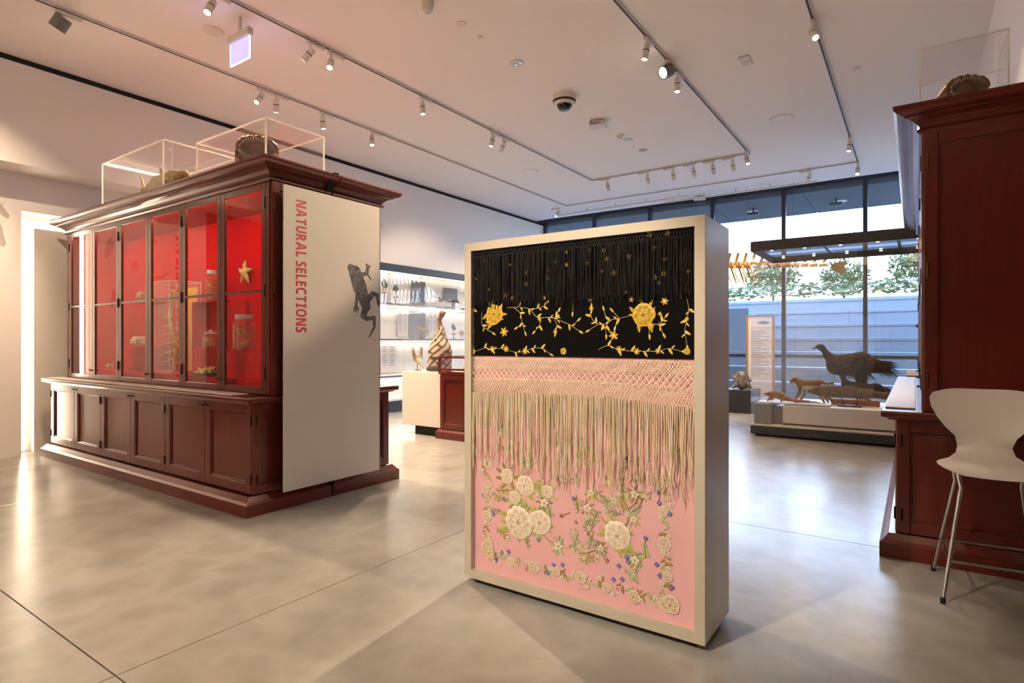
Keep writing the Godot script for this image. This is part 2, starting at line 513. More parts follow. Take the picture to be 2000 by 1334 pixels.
func build_room() -> void:
	# floor: concrete slabs with saw-cut joints
	var fl := struct("floor", one(Vector3(-9.6, -0.3, -14.2), Vector3(4.6, -0.012, 4.6)), M.joint)
	var xs := [-9.6, -6.4, -2.756, 0.89, 4.6]
	var zs := [4.6, 2.58, -1.07, -4.69, -8.34, -11.99, -14.2]
	for i in 4:
		for j in 6:
			part(fl, "slab", one(Vector3(xs[i] + 0.0025, -0.012, zs[j + 1] + 0.0025), Vector3(xs[i + 1] - 0.0025, 0, zs[j] - 0.0025), 0.0015), M.concrete)
	struct("ceiling", one(Vector3(-9.6, 4.68, -13.45), Vector3(4.6, 4.95, 4.6)), M.ceiling_paint)
	struct("trim_1", one(Vector3(-8.75, 4.61, -13.9), Vector3(-8.52, 4.679, 4.5)), M.black)
	# slot over the window
	struct("trim_2", one(Vector3(-9.6, 4.95, -14.2), Vector3(4.6, 5.1, -13.4)), M.ceiling_paint)
	# left wall: bulkhead over a set-back lower wall with a lit recess
	var wl := struct("wall_left", one(Vector3(-9.0, 3.45, -13.95), Vector3(-8.5, 4.61, 4.6)), M.plaster)
	part(wl, "lower_wall", one(Vector3(-9.2, 0, -2.47), Vector3(-9.0, 3.45, -0.95)), M.plaster)
	part(wl, "dark_wall", one(Vector3(-9.4, 0, -0.95), Vector3(-9.25, 3.45, 4.6)), mat("charcoal_wall", Color(0.1, 0.1, 0.11), 0.8))
	part(wl, "lintel", one(Vector3(-9.2, 3.0, -6.0), Vector3(-9.0, 3.45, -2.47)), M.plaster)
	part(wl, "recess_wall", one(Vector3(-9.6, 0, -6.2), Vector3(-9.4, 3.45, 4.6)), M.plaster)
	part(wl, "pier", one(Vector3(-9.4, 0, -6.4), Vector3(-8.5, 3.45, -6.0)), M.plaster)
	part(wl, "wall_over_showcase", one(Vector3(-9.0, 2.935, -13.95), Vector3(-8.5, 3.45, -6.4)), M.plaster)
	part(wl, "wall_behind_showcase", one(Vector3(-9.6, 0, -14.2), Vector3(-9.05, 2.935, -6.4)), M.plaster)
	part(wl, "recess_panel", one(Vector3(-9.12, 0.02, -5.98), Vector3(-9.02, 2.81, -2.6), 0.004), M.panel_white)
	part(wl, "wall_over_bulkhead", one(Vector3(-9.6, 3.45, -14.2), Vector3(-9.0, 4.68, 4.6)), M.plaster)
	var strip := solo("light_strip", "glowing white light strip in the recess beside the wall panel", "light strip", one(Vector3(-9.3, 0.02, -2.585), Vector3(-9.28, 2.95, -2.475)), M.led_warm)
	part(strip, "top_strip", one(Vector3(-9.3, 2.84, -5.95), Vector3(-9.28, 2.95, -2.585)), M.led_warm)
	area(Vector3(-9.24, 1.5, -2.53), Vector3(1, 0, 0.0), Vector2(0.1, 2.8), 1.6, Color(1, 0.9, 0.77), strip)
	area(Vector3(-9.24, 2.9, -4.2), Vector3(1, 0, 0.0), Vector2(3.2, 0.1), 1.2, Color(1, 0.9, 0.77), strip)
	# other walls
	struct("wall_right", one(Vector3(0.64, 0, -14.2), Vector3(0.9, 4.68, -4.75)), M.plaster)
	struct("wall_front", one(Vector3(0.9, 0, -5.0), Vector3(4.6, 4.68, -4.75)), M.plaster)
	struct("wall_far_right", one(Vector3(4.6, 0, -5.0), Vector3(4.8, 4.95, 4.8)), M.plaster)
	struct("wall_back", one(Vector3(-9.8, 0, 4.6), Vector3(-1.6, 4.95, 4.8)), M.plaster)
	struct("wall_back_dark", one(Vector3(-1.6, 0, 4.6), Vector3(4.8, 4.95, 4.8)), M.charcoal_wall)
	# writing and printed insects on the left wall
	var t := thing("wall_title", "large red outlined vertical lettering on the left wall", "lettering", Vector3(-8.998, 2.95, -1.3))
	lettering(t, Transform3D(Basis(Vector3.DOWN, Vector3.FORWARD, Vector3.RIGHT), Vector3.ZERO), 0.19, 2.3)
	for b in [[-2.30, 2.96, 0.035, 0.11, 0.5], [-2.27, 2.66, 0.045, 0.16, 0.2], [-2.22, 1.98, 0.03, 0.15, 0.15], [-2.05, 3.1, 0.04, 0.12, -0.6], [-1.75, 2.8, 0.05, 0.1, 0.9], [-1.95, 2.45, 0.05, 0.07, 0.0], [-1.6, 2.35, 0.03, 0.12, 1.1]]:
		var m := MB.new()
		var poly := PackedVector2Array()
		for k in 20:
			var a := TAU * k / 20.0
			var r := 1.0 + 0.22 * sin(3.0 * a + b[0] * 9.0)
			poly.append(Vector2(cos(a) * b[2] * r, sin(a) * b[3] * (1.0 if sin(a) > 0 else 0.8)).rotated(b[4]))
		m.prism(poly, Transform3D(Basis(Vector3(0, 0, -1), Vector3.UP, Vector3(1, 0, 0)), Vector3.ZERO), 0.001)
		for s in [-1.0, 1.0]:
			m.tube([Vector3(0.0005, b[3] * 0.8, 0), Vector3(0.0005, b[3] * 1.25, s * b[2] * 0.7)], 0.003, 0.001, 4)
		solo("insect_print", "grey printed insect silhouette on the pale left wall", "wall print", m, M.grey_ink, Vector3(-8.9995, b[1], b[0]), 0, "insect silhouettes on the left wall")

func area(at: Vector3, towards: Vector3, size: Vector2, energy: float, c: Color, parent: Node3D) -> void:
	var l := AreaLight3D.new()
	l.name = "glow_light"
	parent.add_child(l, true)
	l.area_size = size
	l.light_energy = energy; l.light_color = c
	l.shadow_enabled = true
	l.area_range = 30.0; l.area_attenuation = 2.0
	var up := Vector3.UP if absf(towards.y) < 0.9 else Vector3.FORWARD
	l.global_transform = Transform3D(Basis.looking_at(towards, up), at)

func letter_mesh(ch: String, cap: float, bold: float) -> TextMesh:
	var f := SystemFont.new()
	f.font_names = PackedStringArray(["Droid Sans"])
	f.font_weight = 700
	var fv := FontVariation.new()
	fv.base_font = f
	fv.variation_embolden = bold
	var t := TextMesh.new()
	t.text = ch
	t.font = fv
	t.font_size = 64
	t.pixel_size = cap / 46.0
	t.depth = 0.001
	t.horizontal_alignment = HORIZONTAL_ALIGNMENT_CENTER
	t.vertical_alignment = VERTICAL_ALIGNMENT_CENTER
	return t

func lettering(parent: Node3D, xf: Transform3D, cap: float, run: float) -> void:
	# NATURAL SELECTIONS, each letter red with a paler inline, set along the x axis of xf over the given run
	var text := "NATURAL SELECTIONS"
	var meshes := {}
	var wide := 0.0
	for ch in text:
		if not meshes.has(ch) and ch != " ": meshes[ch] = [letter_mesh(ch, cap, 0.1), letter_mesh(ch, cap, -0.85)]
		wide += cap * 0.36 if ch == " " else meshes[ch][0].get_aabb().size.x + cap * 0.17
	var k := run / wide
	var x := 0.0
	for ch in text:
		if ch == " ":
			x += cap * 0.36 * k
			continue
		var box: AABB = meshes[ch][0].get_aabb()
		var o := part(parent, "letter", meshes[ch][0], M.red_ink)
		o.transform = xf * Transform3D(Basis().scaled(Vector3(k, 1, 1)), Vector3(x - box.position.x * k, 0, 0))
		var b2: AABB = meshes[ch][1].get_aabb()
		var l := part(o, "inline", meshes[ch][1], M.red_ink_light)
		l.position = Vector3(box.get_center().x - b2.get_center().x, box.get_center().y - b2.get_center().y, 0.0006)
		x += (box.size.x + cap * 0.17) * k

func build_windows() -> void:
	var w := struct("window_1", one(Vector3(-8.5, 4.72, -13.97), Vector3(0.62, 4.8, -13.87)), M.mullion)
	part(w, "upper_infill", one(Vector3(-9.6, 4.8, -14.1), Vector3(0.9, 5.0, -13.87)), M.panel_white)
	part(w, "sill", one(Vector3(-8.5, 0.0, -13.98), Vector3(0.62, 0.1, -13.85), 0.004), M.mullion)
	part(w, "transom", one(Vector3(-8.5, 1.05, -13.95), Vector3(0.62, 1.12, -13.86), 0.004), M.mullion)
	for k in 7:
		var x := -0.83 - 1.53 * (k - 1) + 0.0
		if k == 6: x = -8.47
		if x < 0.6: part(w, "mullion", one(Vector3(x - 0.04, 0.1, -13.98), Vector3(x + 0.04, 4.72, -13.86), 0.004), M.mullion)
		var x1 := minf(x + 1.53, 0.62)
		if x < 0.6:
			part(w, "pane", sheet(Vector3(x + 0.04, 1.12, -13.925), Vector3(x1 - 0.04, 4.72, -13.915)), M.pane)
			part(w, "pane", sheet(Vector3(x + 0.04, 0.1, -13.925), Vector3(x1 - 0.04, 1.05, -13.915)), M.pane)
	part(w, "wall_end", one(Vector3(0.62, 0, -14.2), Vector3(0.9, 5.0, -13.9)), M.plaster)

func build_outside() -> void:
	# paving, soffit and stepped stone terraces beyond the glass
	solo("outdoor_paving", "pale stone paving outside the window wall", "paving", one(Vector3(-24, -0.3, -16.15), Vector3(14, -0.02, -14.2)), M.concrete_out)
	var so := Node3D.new()
	so.name = "soffit"; add_child(so); so.set_meta("kind", "structure")
	for k in 12:
		part(so, "soffit_panel", one(Vector3(-16.0 + k * 2.0, 4.62, -16.4), Vector3(-14.015 + k * 2.0, 4.8, -14.0)), M.soffit)
	for p in [Vector3(-1.4, 4.62, -15.3), Vector3(-3.3, 4.62, -15.3), Vector3(-5.4, 4.62, -15.3)]:
		var d := MB.new()
		d.lathe([Vector2(0.13, 0), Vector2(0.13, -0.012), Vector2(0.10, -0.016)], p, 20)
		solo("soffit_downlight", "pale round downlight in the dark soffit outside the window", "downlight", d, M.white_metal, Vector3.ZERO, 0, "downlights in the outside soffit")
	for p in [Vector3(-1.45, 4.45, -14.9), Vector3(-3.2, 4.45, -14.9)]:
		var t := thing("floodlight", "small dark floodlight hanging under the soffit outside the window", "floodlight", p, 0, "floodlights outside the window")
		part(t, "housing", one(Vector3(-0.13, 0, -0.08), Vector3(0.13, 0.06, 0.08), 0.01), M.case_dark)
		part(t, "bracket", one(Vector3(-0.02, 0.06, -0.02), Vector3(0.02, 0.17, 0.02)), M.case_dark)
	var h := 0.0
	var steps := [[-16.2, 0.36], [-17.0, 0.36], [-17.9, 0.4], [-18.9, 0.4], [-20.0, 0.42], [-21.2, 0.45], [-22.5, 0.45]]
	for s in steps.size():
		var z0: float = steps[s][0]
		h += steps[s][1]
		var t := Node3D.new()
		t.name = numbered("terrace_step"); add_child(t)
		tag(t, "long pale stone terrace step outside the window", "terrace step", "terrace steps outside")
		for k in 7:
			var x := -26.0 + k * 5.5 + (s % 2) * 2.3
			part(t, "coping_block", one(Vector3(x + 0.006, h - 0.09, z0 - 0.45), Vector3(x + 5.494, h, z0 + 0.03), 0.01), M.concrete_out)
			part(t, "riser_block", one(Vector3(x + 0.004, -0.1, (steps[s + 1][0] if s < 6 else -23.3) + 0.001), Vector3(x + 5.496, h - 0.09, z0)), M.concrete_out)
	var st := thing("stair_block", "stepped pale concrete stair wall outside behind the shawl case", "stair wall", Vector3(-6.2, 1.122, -18.4))
	for k in 5:
		part(st, "stair", one(Vector3(-1.6 + k * 0.35, 0.0 if k == 0 else 0.24 * k + 0.05, -0.42), Vector3(2.2, 0.24 * (k + 1) + 0.05, 0.42)), M.concrete_out)
	solo("grass_bank", "grassy bank rising above the stone terraces outside", "bank", one(Vector3(-30, 0, -36), Vector3(16, 2.95, -23.4), 0.3), mat("grass_bank", Color(0.24, 0.32, 0.2), 0.9))
	# trees: one crown mesh of leaf cards per kind, shared by copies
	var kinds: Array = []
	for kind in 2:
		var m := MB.new()
		for k in 1500:
			var q := Vector3(rng.randfn(), rng.randfn() * 0.7, rng.randfn()).normalized() * pow(rng.randf(), 0.4)
			q = Vector3(q.x * 1.9, q.y * 1.5 + 2.4, q.z * 1.7)
			var bs := Basis.from_euler(Vector3(rng.randf() * TAU, rng.randf() * TAU, rng.randf() * TAU))
			var s := rng.randf_range(0.12, 0.24)
			var gg := rng.randf_range(0.6, 1.2)
			m.col = Color(0.05 * gg, 0.10 * gg, 0.035 * gg) if kind == 0 else Color(0.09 * gg, 0.13 * gg, 0.05 * gg)
			m.tri(q + bs * Vector3(-s, 0, 0), q + bs * Vector3(0, 0.45 * s, 0), q + bs * Vector3(s, 0, 0), bs.z)
			m.tri(q + bs * Vector3(-s, 0, 0), q + bs * Vector3(0, -0.45 * s, 0), q + bs * Vector3(s, 0, 0), bs.z)
		kinds.append(m.mesh())
	for t in [[-9.0, -28.0, 1.0, 0], [-5.6, -30.0, 1.15, 1], [-2.5, -29.0, 0.95, 0], [0.3, -28.0, 1.1, 1], [2.6, -30.5, 1.2, 0], [5.0, -28.5, 1.0, 1], [-12.5, -30, 1.2, 0], [8.5, -30.0, 1.2, 0]]:
		var o := thing("tree", ["dark green leafy tree on the bank outside the window", "light green leafy tree on the bank outside the window"][t[3]], "tree", Vector3(t[0], 2.9, t[1]), t[0], "trees outside the window")
		o.scale = Vector3.ONE * t[2] * 0.58
		part(o, "crown", kinds[t[3]], M.leafage)
		var tr := MB.new()
		tr.tube([Vector3(0, 0.1, 0), Vector3(0.05, 1.0, 0), Vector3(-0.03, 2.2, 0.05)], 0.14, 0.06, 8)
		part(o, "trunk", tr, M.bark)
	var hm := MB.new()
	for k in 2600:
		var q := Vector3(rng.randf_range(-12, 9), rng.randf_range(3.13, 3.6), rng.randf_range(-25.2, -24.2))
		var bs := Basis.from_euler(Vector3(rng.randf() * TAU, rng.randf() * TAU, 0))
		var gg := rng.randf_range(0.7, 1.3)
		hm.col = Color(0.07 * gg, 0.12 * gg, 0.06 * gg)
		hm.tri(q + bs * Vector3(-0.16, 0, 0), q + bs * Vector3(0, 0.1, 0), q + bs * Vector3(0.16, 0, 0), bs.z)
	var hd := solo("planting", "low green planting along the top terrace outside", "planting", hm, M.leafage)
	hd.set_meta("kind", "stuff")

# ---- lamps ---------------------------------------------------------------
func track_lamp(at: Vector3, along: Vector3, aim: Vector3, energy: float, angle: float, label: String, group: String, drum := false, tint := Color(1.0, 0.88, 0.74)) -> void:
	var t := thing("track_spotlight", label, "spotlight", at, 0, group)
	var bs := Basis(along, Vector3.UP, along.cross(Vector3.UP))
	var m := MB.new()
	m.box(Vector3(0, -0.03, 0), Vector3(0.22, 0.035, 0.04), 0.004, bs)
	part(t, "adapter", m, M.white_metal)
	m = MB.new()
	m.tube([along * 0.07 + Vector3(0, -0.045, 0), along * 0.07 + Vector3(0, -0.11, 0)], 0.012, 0.012, 10)
	part(t, "stem", m, M.white_metal)
	var piv := along * 0.07 + Vector3(0, -0.13, 0)
	var dir := (aim - at - piv).normalized()
	var up := Vector3.UP if absf(dir.y) < 0.95 else Vector3.RIGHT
	var hb := Basis.looking_at(dir, up)          # -z runs to the aim
	var hy := Basis(hb.x, -hb.z, hb.y)           # y of the lathe runs to the aim
	var r := 0.075 if drum else 0.036
	var l0 := -0.06 if drum else -0.05
	var l1 := 0.07 if drum else 0.12
	m = MB.new()
	m.lathe([Vector2(r * 0.9, l0), Vector2(r, l0 + 0.008), Vector2(r, l1), Vector2(r * 0.86, l1), Vector2(r * 0.84, l1 - 0.012)], piv, 20, hy, true)
	var hd := part(t, "head", m, M.grey_metal if drum else M.white_metal)
	m = MB.new()
	m.lathe([Vector2(0.0, l1 - 0.008), Vector2(r * 0.82, l1 - 0.009), Vector2(r * 0.82, l1 - 0.011)], piv, 16, hy, true)
	part(t, "lens", m, M.lamp_lens)
	if not drum:
		m = MB.new()
		m.lathe([Vector2(r * 1.03, 0.02), Vector2(r * 1.03, 0.03)], piv, 20, hy)
		part(hd, "ring", m, M.case_dark)
	var s := SpotLight3D.new()
	s.name = "beam"
	t.add_child(s)
	s.light_color = tint
	s.light_energy = energy
	s.spot_angle = angle; s.spot_angle_attenuation = 0.6
	s.spot_range = 20.0; s.spot_attenuation = 2.0
	s.light_size = 0.03
	s.shadow_enabled = true
	s.global_transform = Transform3D(hb, at + piv + dir * (l1 + 0.012))

func build_track_lights() -> void:
	var g := "white track spotlights on the ceiling"
	for t in [["track_1", Vector3(-6.9, 0, -12.3), Vector3(-6.9, 0, 4.0)], ["track_2", Vector3(-5.38, 0, -10.66), Vector3(-5.38, 0, 4.0)], ["track_3", Vector3(-2.36, 0, -10.66), Vector3(-2.36, 0, 4.0)], ["track_4", Vector3(-0.85, 0, -12.3), Vector3(-0.85, 0, 4.0)], ["track_5", Vector3(-5.38, 0, -10.66), Vector3(-2.36, 0, -10.66)], ["track_6", Vector3(-6.9, 0, -12.3), Vector3(-0.85, 0, -12.3)]]:
		var across: bool = t[1].x != t[2].x
		var n: int = [1, 2, 3, 4, 5, 6][t[0].right(1).to_int() - 1]
		var label: String = ["thin grey lighting track closest to the wall of bird cases", "grey lighting track running over the tall showcase", "grey lighting track over the embroidered shawl case", "grey lighting track nearest the right-hand cabinet", "short cross track carrying a row of small white spotlights", "thin cross track just before the windows"][n - 1]
		var q := Vector3(0.018, 0, 0) if not across else Vector3(0, 0, 0.018)
		var o := solo("lighting_track", label, "lighting track", one(t[1] - q + Vector3(0, 4.658, 0), t[2] + q + Vector3(0, 4.677, 0)), M.white_metal)
		var i := q * 0.55
		part(o, "slot", one(t[1] - i + Vector3(0, 4.655, 0), t[2] + i + Vector3(0, 4.659, 0)), M.case_dark)
	var Z := Vector3.BACK
	var X := Vector3.RIGHT
	var y := 4.66
	var over := "white track spotlight over the tall left showcase"
	# over the left showcase
	track_lamp(Vector3(-6.9, y, -2.27), Z, Vector3(-8.9, 1.2, -0.9), 9.0, 34, "grey drum spotlight on the track by the left wall", "", true)
	track_lamp(Vector3(-6.9, y, -4.4), Z, Vector3(-6.0, 0.0, -0.8), 17.0, 42, over, g)
	track_lamp(Vector3(-6.9, y, -4.62), Z, Vector3(-7.6, 0.0, -5.0), 20.0, 44, over, g)
	track_lamp(Vector3(-6.9, y, -5.35), Z, Vector3(-6.6, 0.0, -5.6), 20.0, 44, over, g)
	track_lamp(Vector3(-6.9, y, -6.26), Z, Vector3(-5.6, 0.0, -5.2), 4.0, 30, over, g)
	track_lamp(Vector3(-7.2, y, -12.3), X, Vector3(-8.0, 0.5, -9.5), 7.0, 35, "white track spotlight in the corner by the windows", g)
	track_lamp(Vector3(-5.38, y, -4.03), Z, Vector3(-6.6, 2.9, -3.2), 5.0, 30, over, g)
	track_lamp(Vector3(-5.38, y, -4.3), Z, Vector3(-3.4, 0.0, -1.7), 20.0, 40, over, g)
	track_lamp(Vector3(-5.38, y, -5.77), Z, Vector3(-4.8, 0.0, -5.6), 12.0, 42, "white track spotlight behind the left showcase", g)
	track_lamp(Vector3(-5.38, y, -7.34), Z, Vector3(-5.6, 1.2, -6.4), 5.0, 30, "white track spotlight above the tapa-wrapped bird vitrine", g)
	track_lamp(Vector3(-5.38, y, -7.63), Z, Vector3(-8.3, 1.6, -9.0), 7.0, 34, "white track spotlight above the tapa-wrapped bird vitrine", g)
	for x in [-5.11, -4.28, -3.78, -3.4, -3.05, -2.71]:
		track_lamp(Vector3(x, y, -10.66), X, Vector3(x + 0.3, 1.0, -12.4), 3.5, 32, "small white spotlight in the row on the cross track", g)
	track_lamp(Vector3(-2.36, y, -4.66), Z, Vector3(-2.7, 0.0, -1.3), 20.0, 26, "white track spotlight shining over the embroidered shawl case", g)
	track_lamp(Vector3(-2.36, y, -6.02), Z, Vector3(-3.0, 0.0, -5.4), 11.0, 24, "white track spotlight behind the embroidered shawl case", g)
	track_lamp(Vector3(-2.36, y, -6.65), Z, Vector3(-4.28, 2.55, -3.4), 20.0, 12, "grey drum spotlight behind the embroidered shawl case", "", true)
	track_lamp(Vector3(-2.36, y, -7.01), Z, Vector3(-2.2, 0.0, -6.4), 12.0, 40, "white track spotlight beside the grey drum spotlight", g)
	track_lamp(Vector3(-2.36, y, -10.54), Z, Vector3(-1.3, 0.6, -9.4), 8.0, 34, "white track spotlight at the corner of the cross track", g)
	track_lamp(Vector3(-0.85, y, -6.66), Z, Vector3(0.1, 2.0, -4.9), 4.0, 34, "white track spotlight by the right-hand cabinet", g)
	track_lamp(Vector3(-0.85, y, -10.73), Z, Vector3(-1.2, 0.6, -9.9), 7.0, 34, "white track spotlight over the glass vitrine", g)
	track_lamp(Vector3(-0.85, y, -12.35), Z, Vector3(-1.0, 0.6, -10.2), 5.0, 34, "white track spotlight at the window end of the track", g)
	track_lamp(Vector3(-1.71, y, -12.3), X, Vector3(-2.6, 1.5, -12.8), 4.0, 34, "white track spotlight on the cross track by the windows", g)
	# further along the same tracks, over and behind the camera
	var near := "white track spotlight further along the tracks"
	track_lamp(Vector3(-2.36, y, 1.2), Z, Vector3(-1.5, 0.95, -2.68), 22.0, 14, near, g, false, Color(1, 0.93, 0.84))
	track_lamp(Vector3(-5.38, y, -2.95), Z, Vector3(-4.4, 0.0, -0.6), 12.0, 45, near, g)
	for q in [Vector3(-5.38, y, -0.2)]:
		track_lamp(q, Z, Vector3(q.x - 0.1, 0, q.z + 0.5), 2.0, 50, near, g)
	# wall washers on the white wall behind the camera
	for q in [Vector3(-6.9, y, 2.2), Vector3(-5.38, y, 2.2), Vector3(-5.38, y, 0.9), Vector3(-2.36, y, 2.2)]:
		track_lamp(q, Z, Vector3(q.x - 0.8, 2.3, 4.6), 17.0, 50, near, g)
	track_lamp(Vector3(-6.9, y, -1.2), Z, Vector3(-9.0, 1.8, -1.7), 5.0, 40, near, g)
	track_lamp(Vector3(-0.85, y, -1.6), Z, Vector3(0.35, 1.0, -4.2), 3.0, 9, near, g)

func build_ceiling_fittings() -> void:
	var y := 4.68
	# exit sign seen edge-on
	var e := thing("exit_sign", "hanging exit sign with a glowing blue-edged acrylic blade", "exit sign", Vector3(-5.62, 0, -3.3), PI / 2)
	part(e, "housing", one(Vector3(-0.03, 4.45, -0.19), Vector3(0.03, 4.53, 0.19), 0.006), M.white_metal)
	part(e, "hanger", one(Vector3(-0.012, 4.53, -0.012), Vector3(0.012, 4.68, 0.012)), M.white_metal)
	var bl := part(e, "blade", one(Vector3(-0.004, 4.23, -0.17), Vector3(0.004, 4.45, 0.17)), M.sign_glow)
	for q in [[Vector3(-0.006, 4.222, -0.176), Vector3(0.006, 4.23, 0.176)], [Vector3(-0.006, 4.23, -0.176), Vector3(0.006, 4.45, -0.17)], [Vector3(-0.006, 4.23, 0.17), Vector3(0.006, 4.45, 0.176)]]:
		part(bl, "lit_edge", one(q[0], q[1]), M.sign_edge)
	area(Vector3(-5.62, 4.33, -3.28), Vector3.BACK, Vector2(0.3, 0.2), 0.05, Color(0.7, 0.72, 1.0), e)
	area(Vector3(-5.62, 4.33, -3.32), Vector3.FORWARD, Vector2(0.3, 0.2), 0.05, Color(0.7, 0.72, 1.0), e)
	var flat := func(r: float, t: float) -> MB:
		var m := MB.new()
		m.lathe([Vector2(r, 0), Vector2(r, -t * 0.7), Vector2(r * 0.9, -t)], Vector3.ZERO, 28)
		return m
	solo("ceiling_speaker", "round flush ceiling speaker beside the exit sign", "ceiling speaker", flat.call(0.11, 0.01), M.panel_white, Vector3(-6.1, y, -3.28))
	for p in [[Vector3(-1.604, y, -9.3), "round flush speaker ring near the right-hand track"], [Vector3(-6.1, y, -9.47), "round flush speaker between the two left tracks"]]:
		var s := solo("ceiling_speaker", p[1], "ceiling speaker", flat.call(0.16, 0.008), M.white_metal, p[0])
		part(s, "grille", flat.call(0.145, 0.012), M.ceiling_paint)
	# motion sensor
	var t := thing("motion_sensor", "white ceiling motion sensor with a frosted dome", "sensor", Vector3(-3.87, y, -4.18))
	part(t, "base", flat.call(0.06, 0.05), M.white_metal)
	var m := MB.new()
	m.lathe([Vector2(0.05, -0.05), Vector2(0.048, -0.075), Vector2(0.035, -0.1), Vector2(0.0, -0.112)], Vector3.ZERO, 20)
	part(t, "dome", m, M.panel_gloss)
	solo("sprinkler_cover", "flat round ceiling cover beside the motion sensor", "ceiling cover", flat.call(0.055, 0.008), M.white_metal, Vector3(-3.85, y, -4.66))
	solo("blank_cover", "tiny round cap on the ceiling near the first emergency light", "ceiling cap", flat.call(0.03, 0.012), M.white_metal, Vector3(-3.85, y, -4.98))
	for p in [[-5.68, "round twin-lamp emergency light over the sunlit ceiling patch"], [-8.88, "round twin-lamp emergency light past the wireless box"]]:
		var em := thing("emergency_light", p[1], "emergency light", Vector3(-3.85, y, p[0]))
		part(em, "rim", flat.call(0.085, 0.012), M.white_metal)
		for s in [-1.0, 1.0]:
			m = MB.new()
			m.lathe([Vector2(0.034, -0.012), Vector2(0.03, -0.02), Vector2(0.0, -0.022)], Vector3(s * 0.036, 0, s * 0.01), 14)
			part(em, "lamp", m, M.chrome)
	# security camera
	t = thing("dome_camera", "black and white security dome camera on the ceiling", "security camera", Vector3(-3.85, y, -6.81))
	m = MB.new()
	m.lathe([Vector2(0.15, 0), Vector2(0.155, -0.05), Vector2(0.15, -0.07)], Vector3.ZERO, 28)
	part(t, "base", m, M.white_metal)
	m = MB.new()
	m.lathe([Vector2(0.152, -0.07), Vector2(0.145, -0.095)], Vector3.ZERO, 28)
	part(t, "band", m, M.black)
	m = MB.new()
	m.lathe([Vector2(0.14, -0.095), Vector2(0.13, -0.12), Vector2(0.105, -0.125)], Vector3.ZERO, 28)
	part(t, "collar", m, M.white_metal)
	m = MB.new()
	m.lathe([Vector2(0.1, -0.12), Vector2(0.095, -0.155), Vector2(0.065, -0.19), Vector2(0.0, -0.205)], Vector3.ZERO, 24)
	part(t, "dome", m, M.lens_dark)
	t = thing("wireless_box", "white wireless box with dangling wires on the ceiling", "wireless box", Vector3(-3.87, y, -7.86), 0.3)
	part(t, "case", one(Vector3(-0.12, -0.1, -0.09), Vector3(0.12, -0.03, 0.09), 0.012), M.white_metal)
	part(t, "bracket", one(Vector3(-0.05, -0.03, -0.04), Vector3(0.05, 0, 0.04)), M.white_metal)
	m = MB.new()
	m.tube([Vector3(-0.1, 0, 0.06), Vector3(-0.11, -0.05, 0.1), Vector3(-0.04, -0.075, 0.1), Vector3(0.03, -0.05, 0.1)], 0.004, 0.004, 6)
	part(t, "wire", m, M.dark_iron)
	t = thing("smoke_detector", "small cream smoke detector on the ceiling", "smoke detector", Vector3(-3.85, y, -8.6))
	part(t, "base", flat.call(0.055, 0.025), M.white_metal)
	m = MB.new()
	m.lathe([Vector2(0.04, -0.025), Vector2(0.035, -0.05), Vector2(0.02, -0.06)], Vector3.ZERO, 18)
	part(t, "chamber", m, M.label_card)
	solo("grey_disc", "flat grey disc on the ceiling past the smoke detector", "ceiling cover", flat.call(0.075, 0.006), M.grey_ink, Vector3(-3.83, y, -9.5))
	t = thing("ceiling_socket", "pair of square white sockets on the ceiling", "socket", Vector3(-1.62, y, -7.14))
	part(t, "plate", one(Vector3(-0.06, -0.02, -0.12), Vector3(0.06, 0, -0.01), 0.004), M.white_metal)
	part(t, "plate", one(Vector3(-0.06, -0.02, 0.01), Vector3(0.06, 0, 0.12), 0.004), M.white_metal)
	solo("ceiling_button", "small round white cap beside the right-hand track", "ceiling cap", flat.call(0.05, 0.01), M.panel_white, Vector3(-0.57, y, -8.1))
	solo("pipe_box", "white junction box on the ceiling rail by the windows", "junction box", one(Vector3(-0.13, -0.1, -0.05), Vector3(0.13, -0.02, 0.05), 0.01), M.white_metal, Vector3(-3.98, y, -13.2), 0.25)
	# hanging rails for the skeleton
	for r in [[Vector3(-7.6, 4.6, -12.85), Vector3(-4.1, 4.6, -12.75), "long white ceiling rail holding the skeleton wires"], [Vector3(-4.72, 4.6, -13.05), Vector3(-1.6, 4.6, -13.05), "second white ceiling rail beside the window head"]]:
		var rail := thing("hanging_rail", r[2], "ceiling rail")
		var rm := MB.new()
		rm.tube([r[0], r[1]], 0.022, 0.022, 10)
		part(rail, "bar", rm, M.white_metal)
		for k in 5:
			var q: Vector3 = r[0].lerp(r[1], 0.06 + k * 0.22)
			part(rail, "bracket", one(q + Vector3(-0.01, 0.02, -0.01), q + Vector3(0.01, 0.08, 0.01)), M.white_metal)

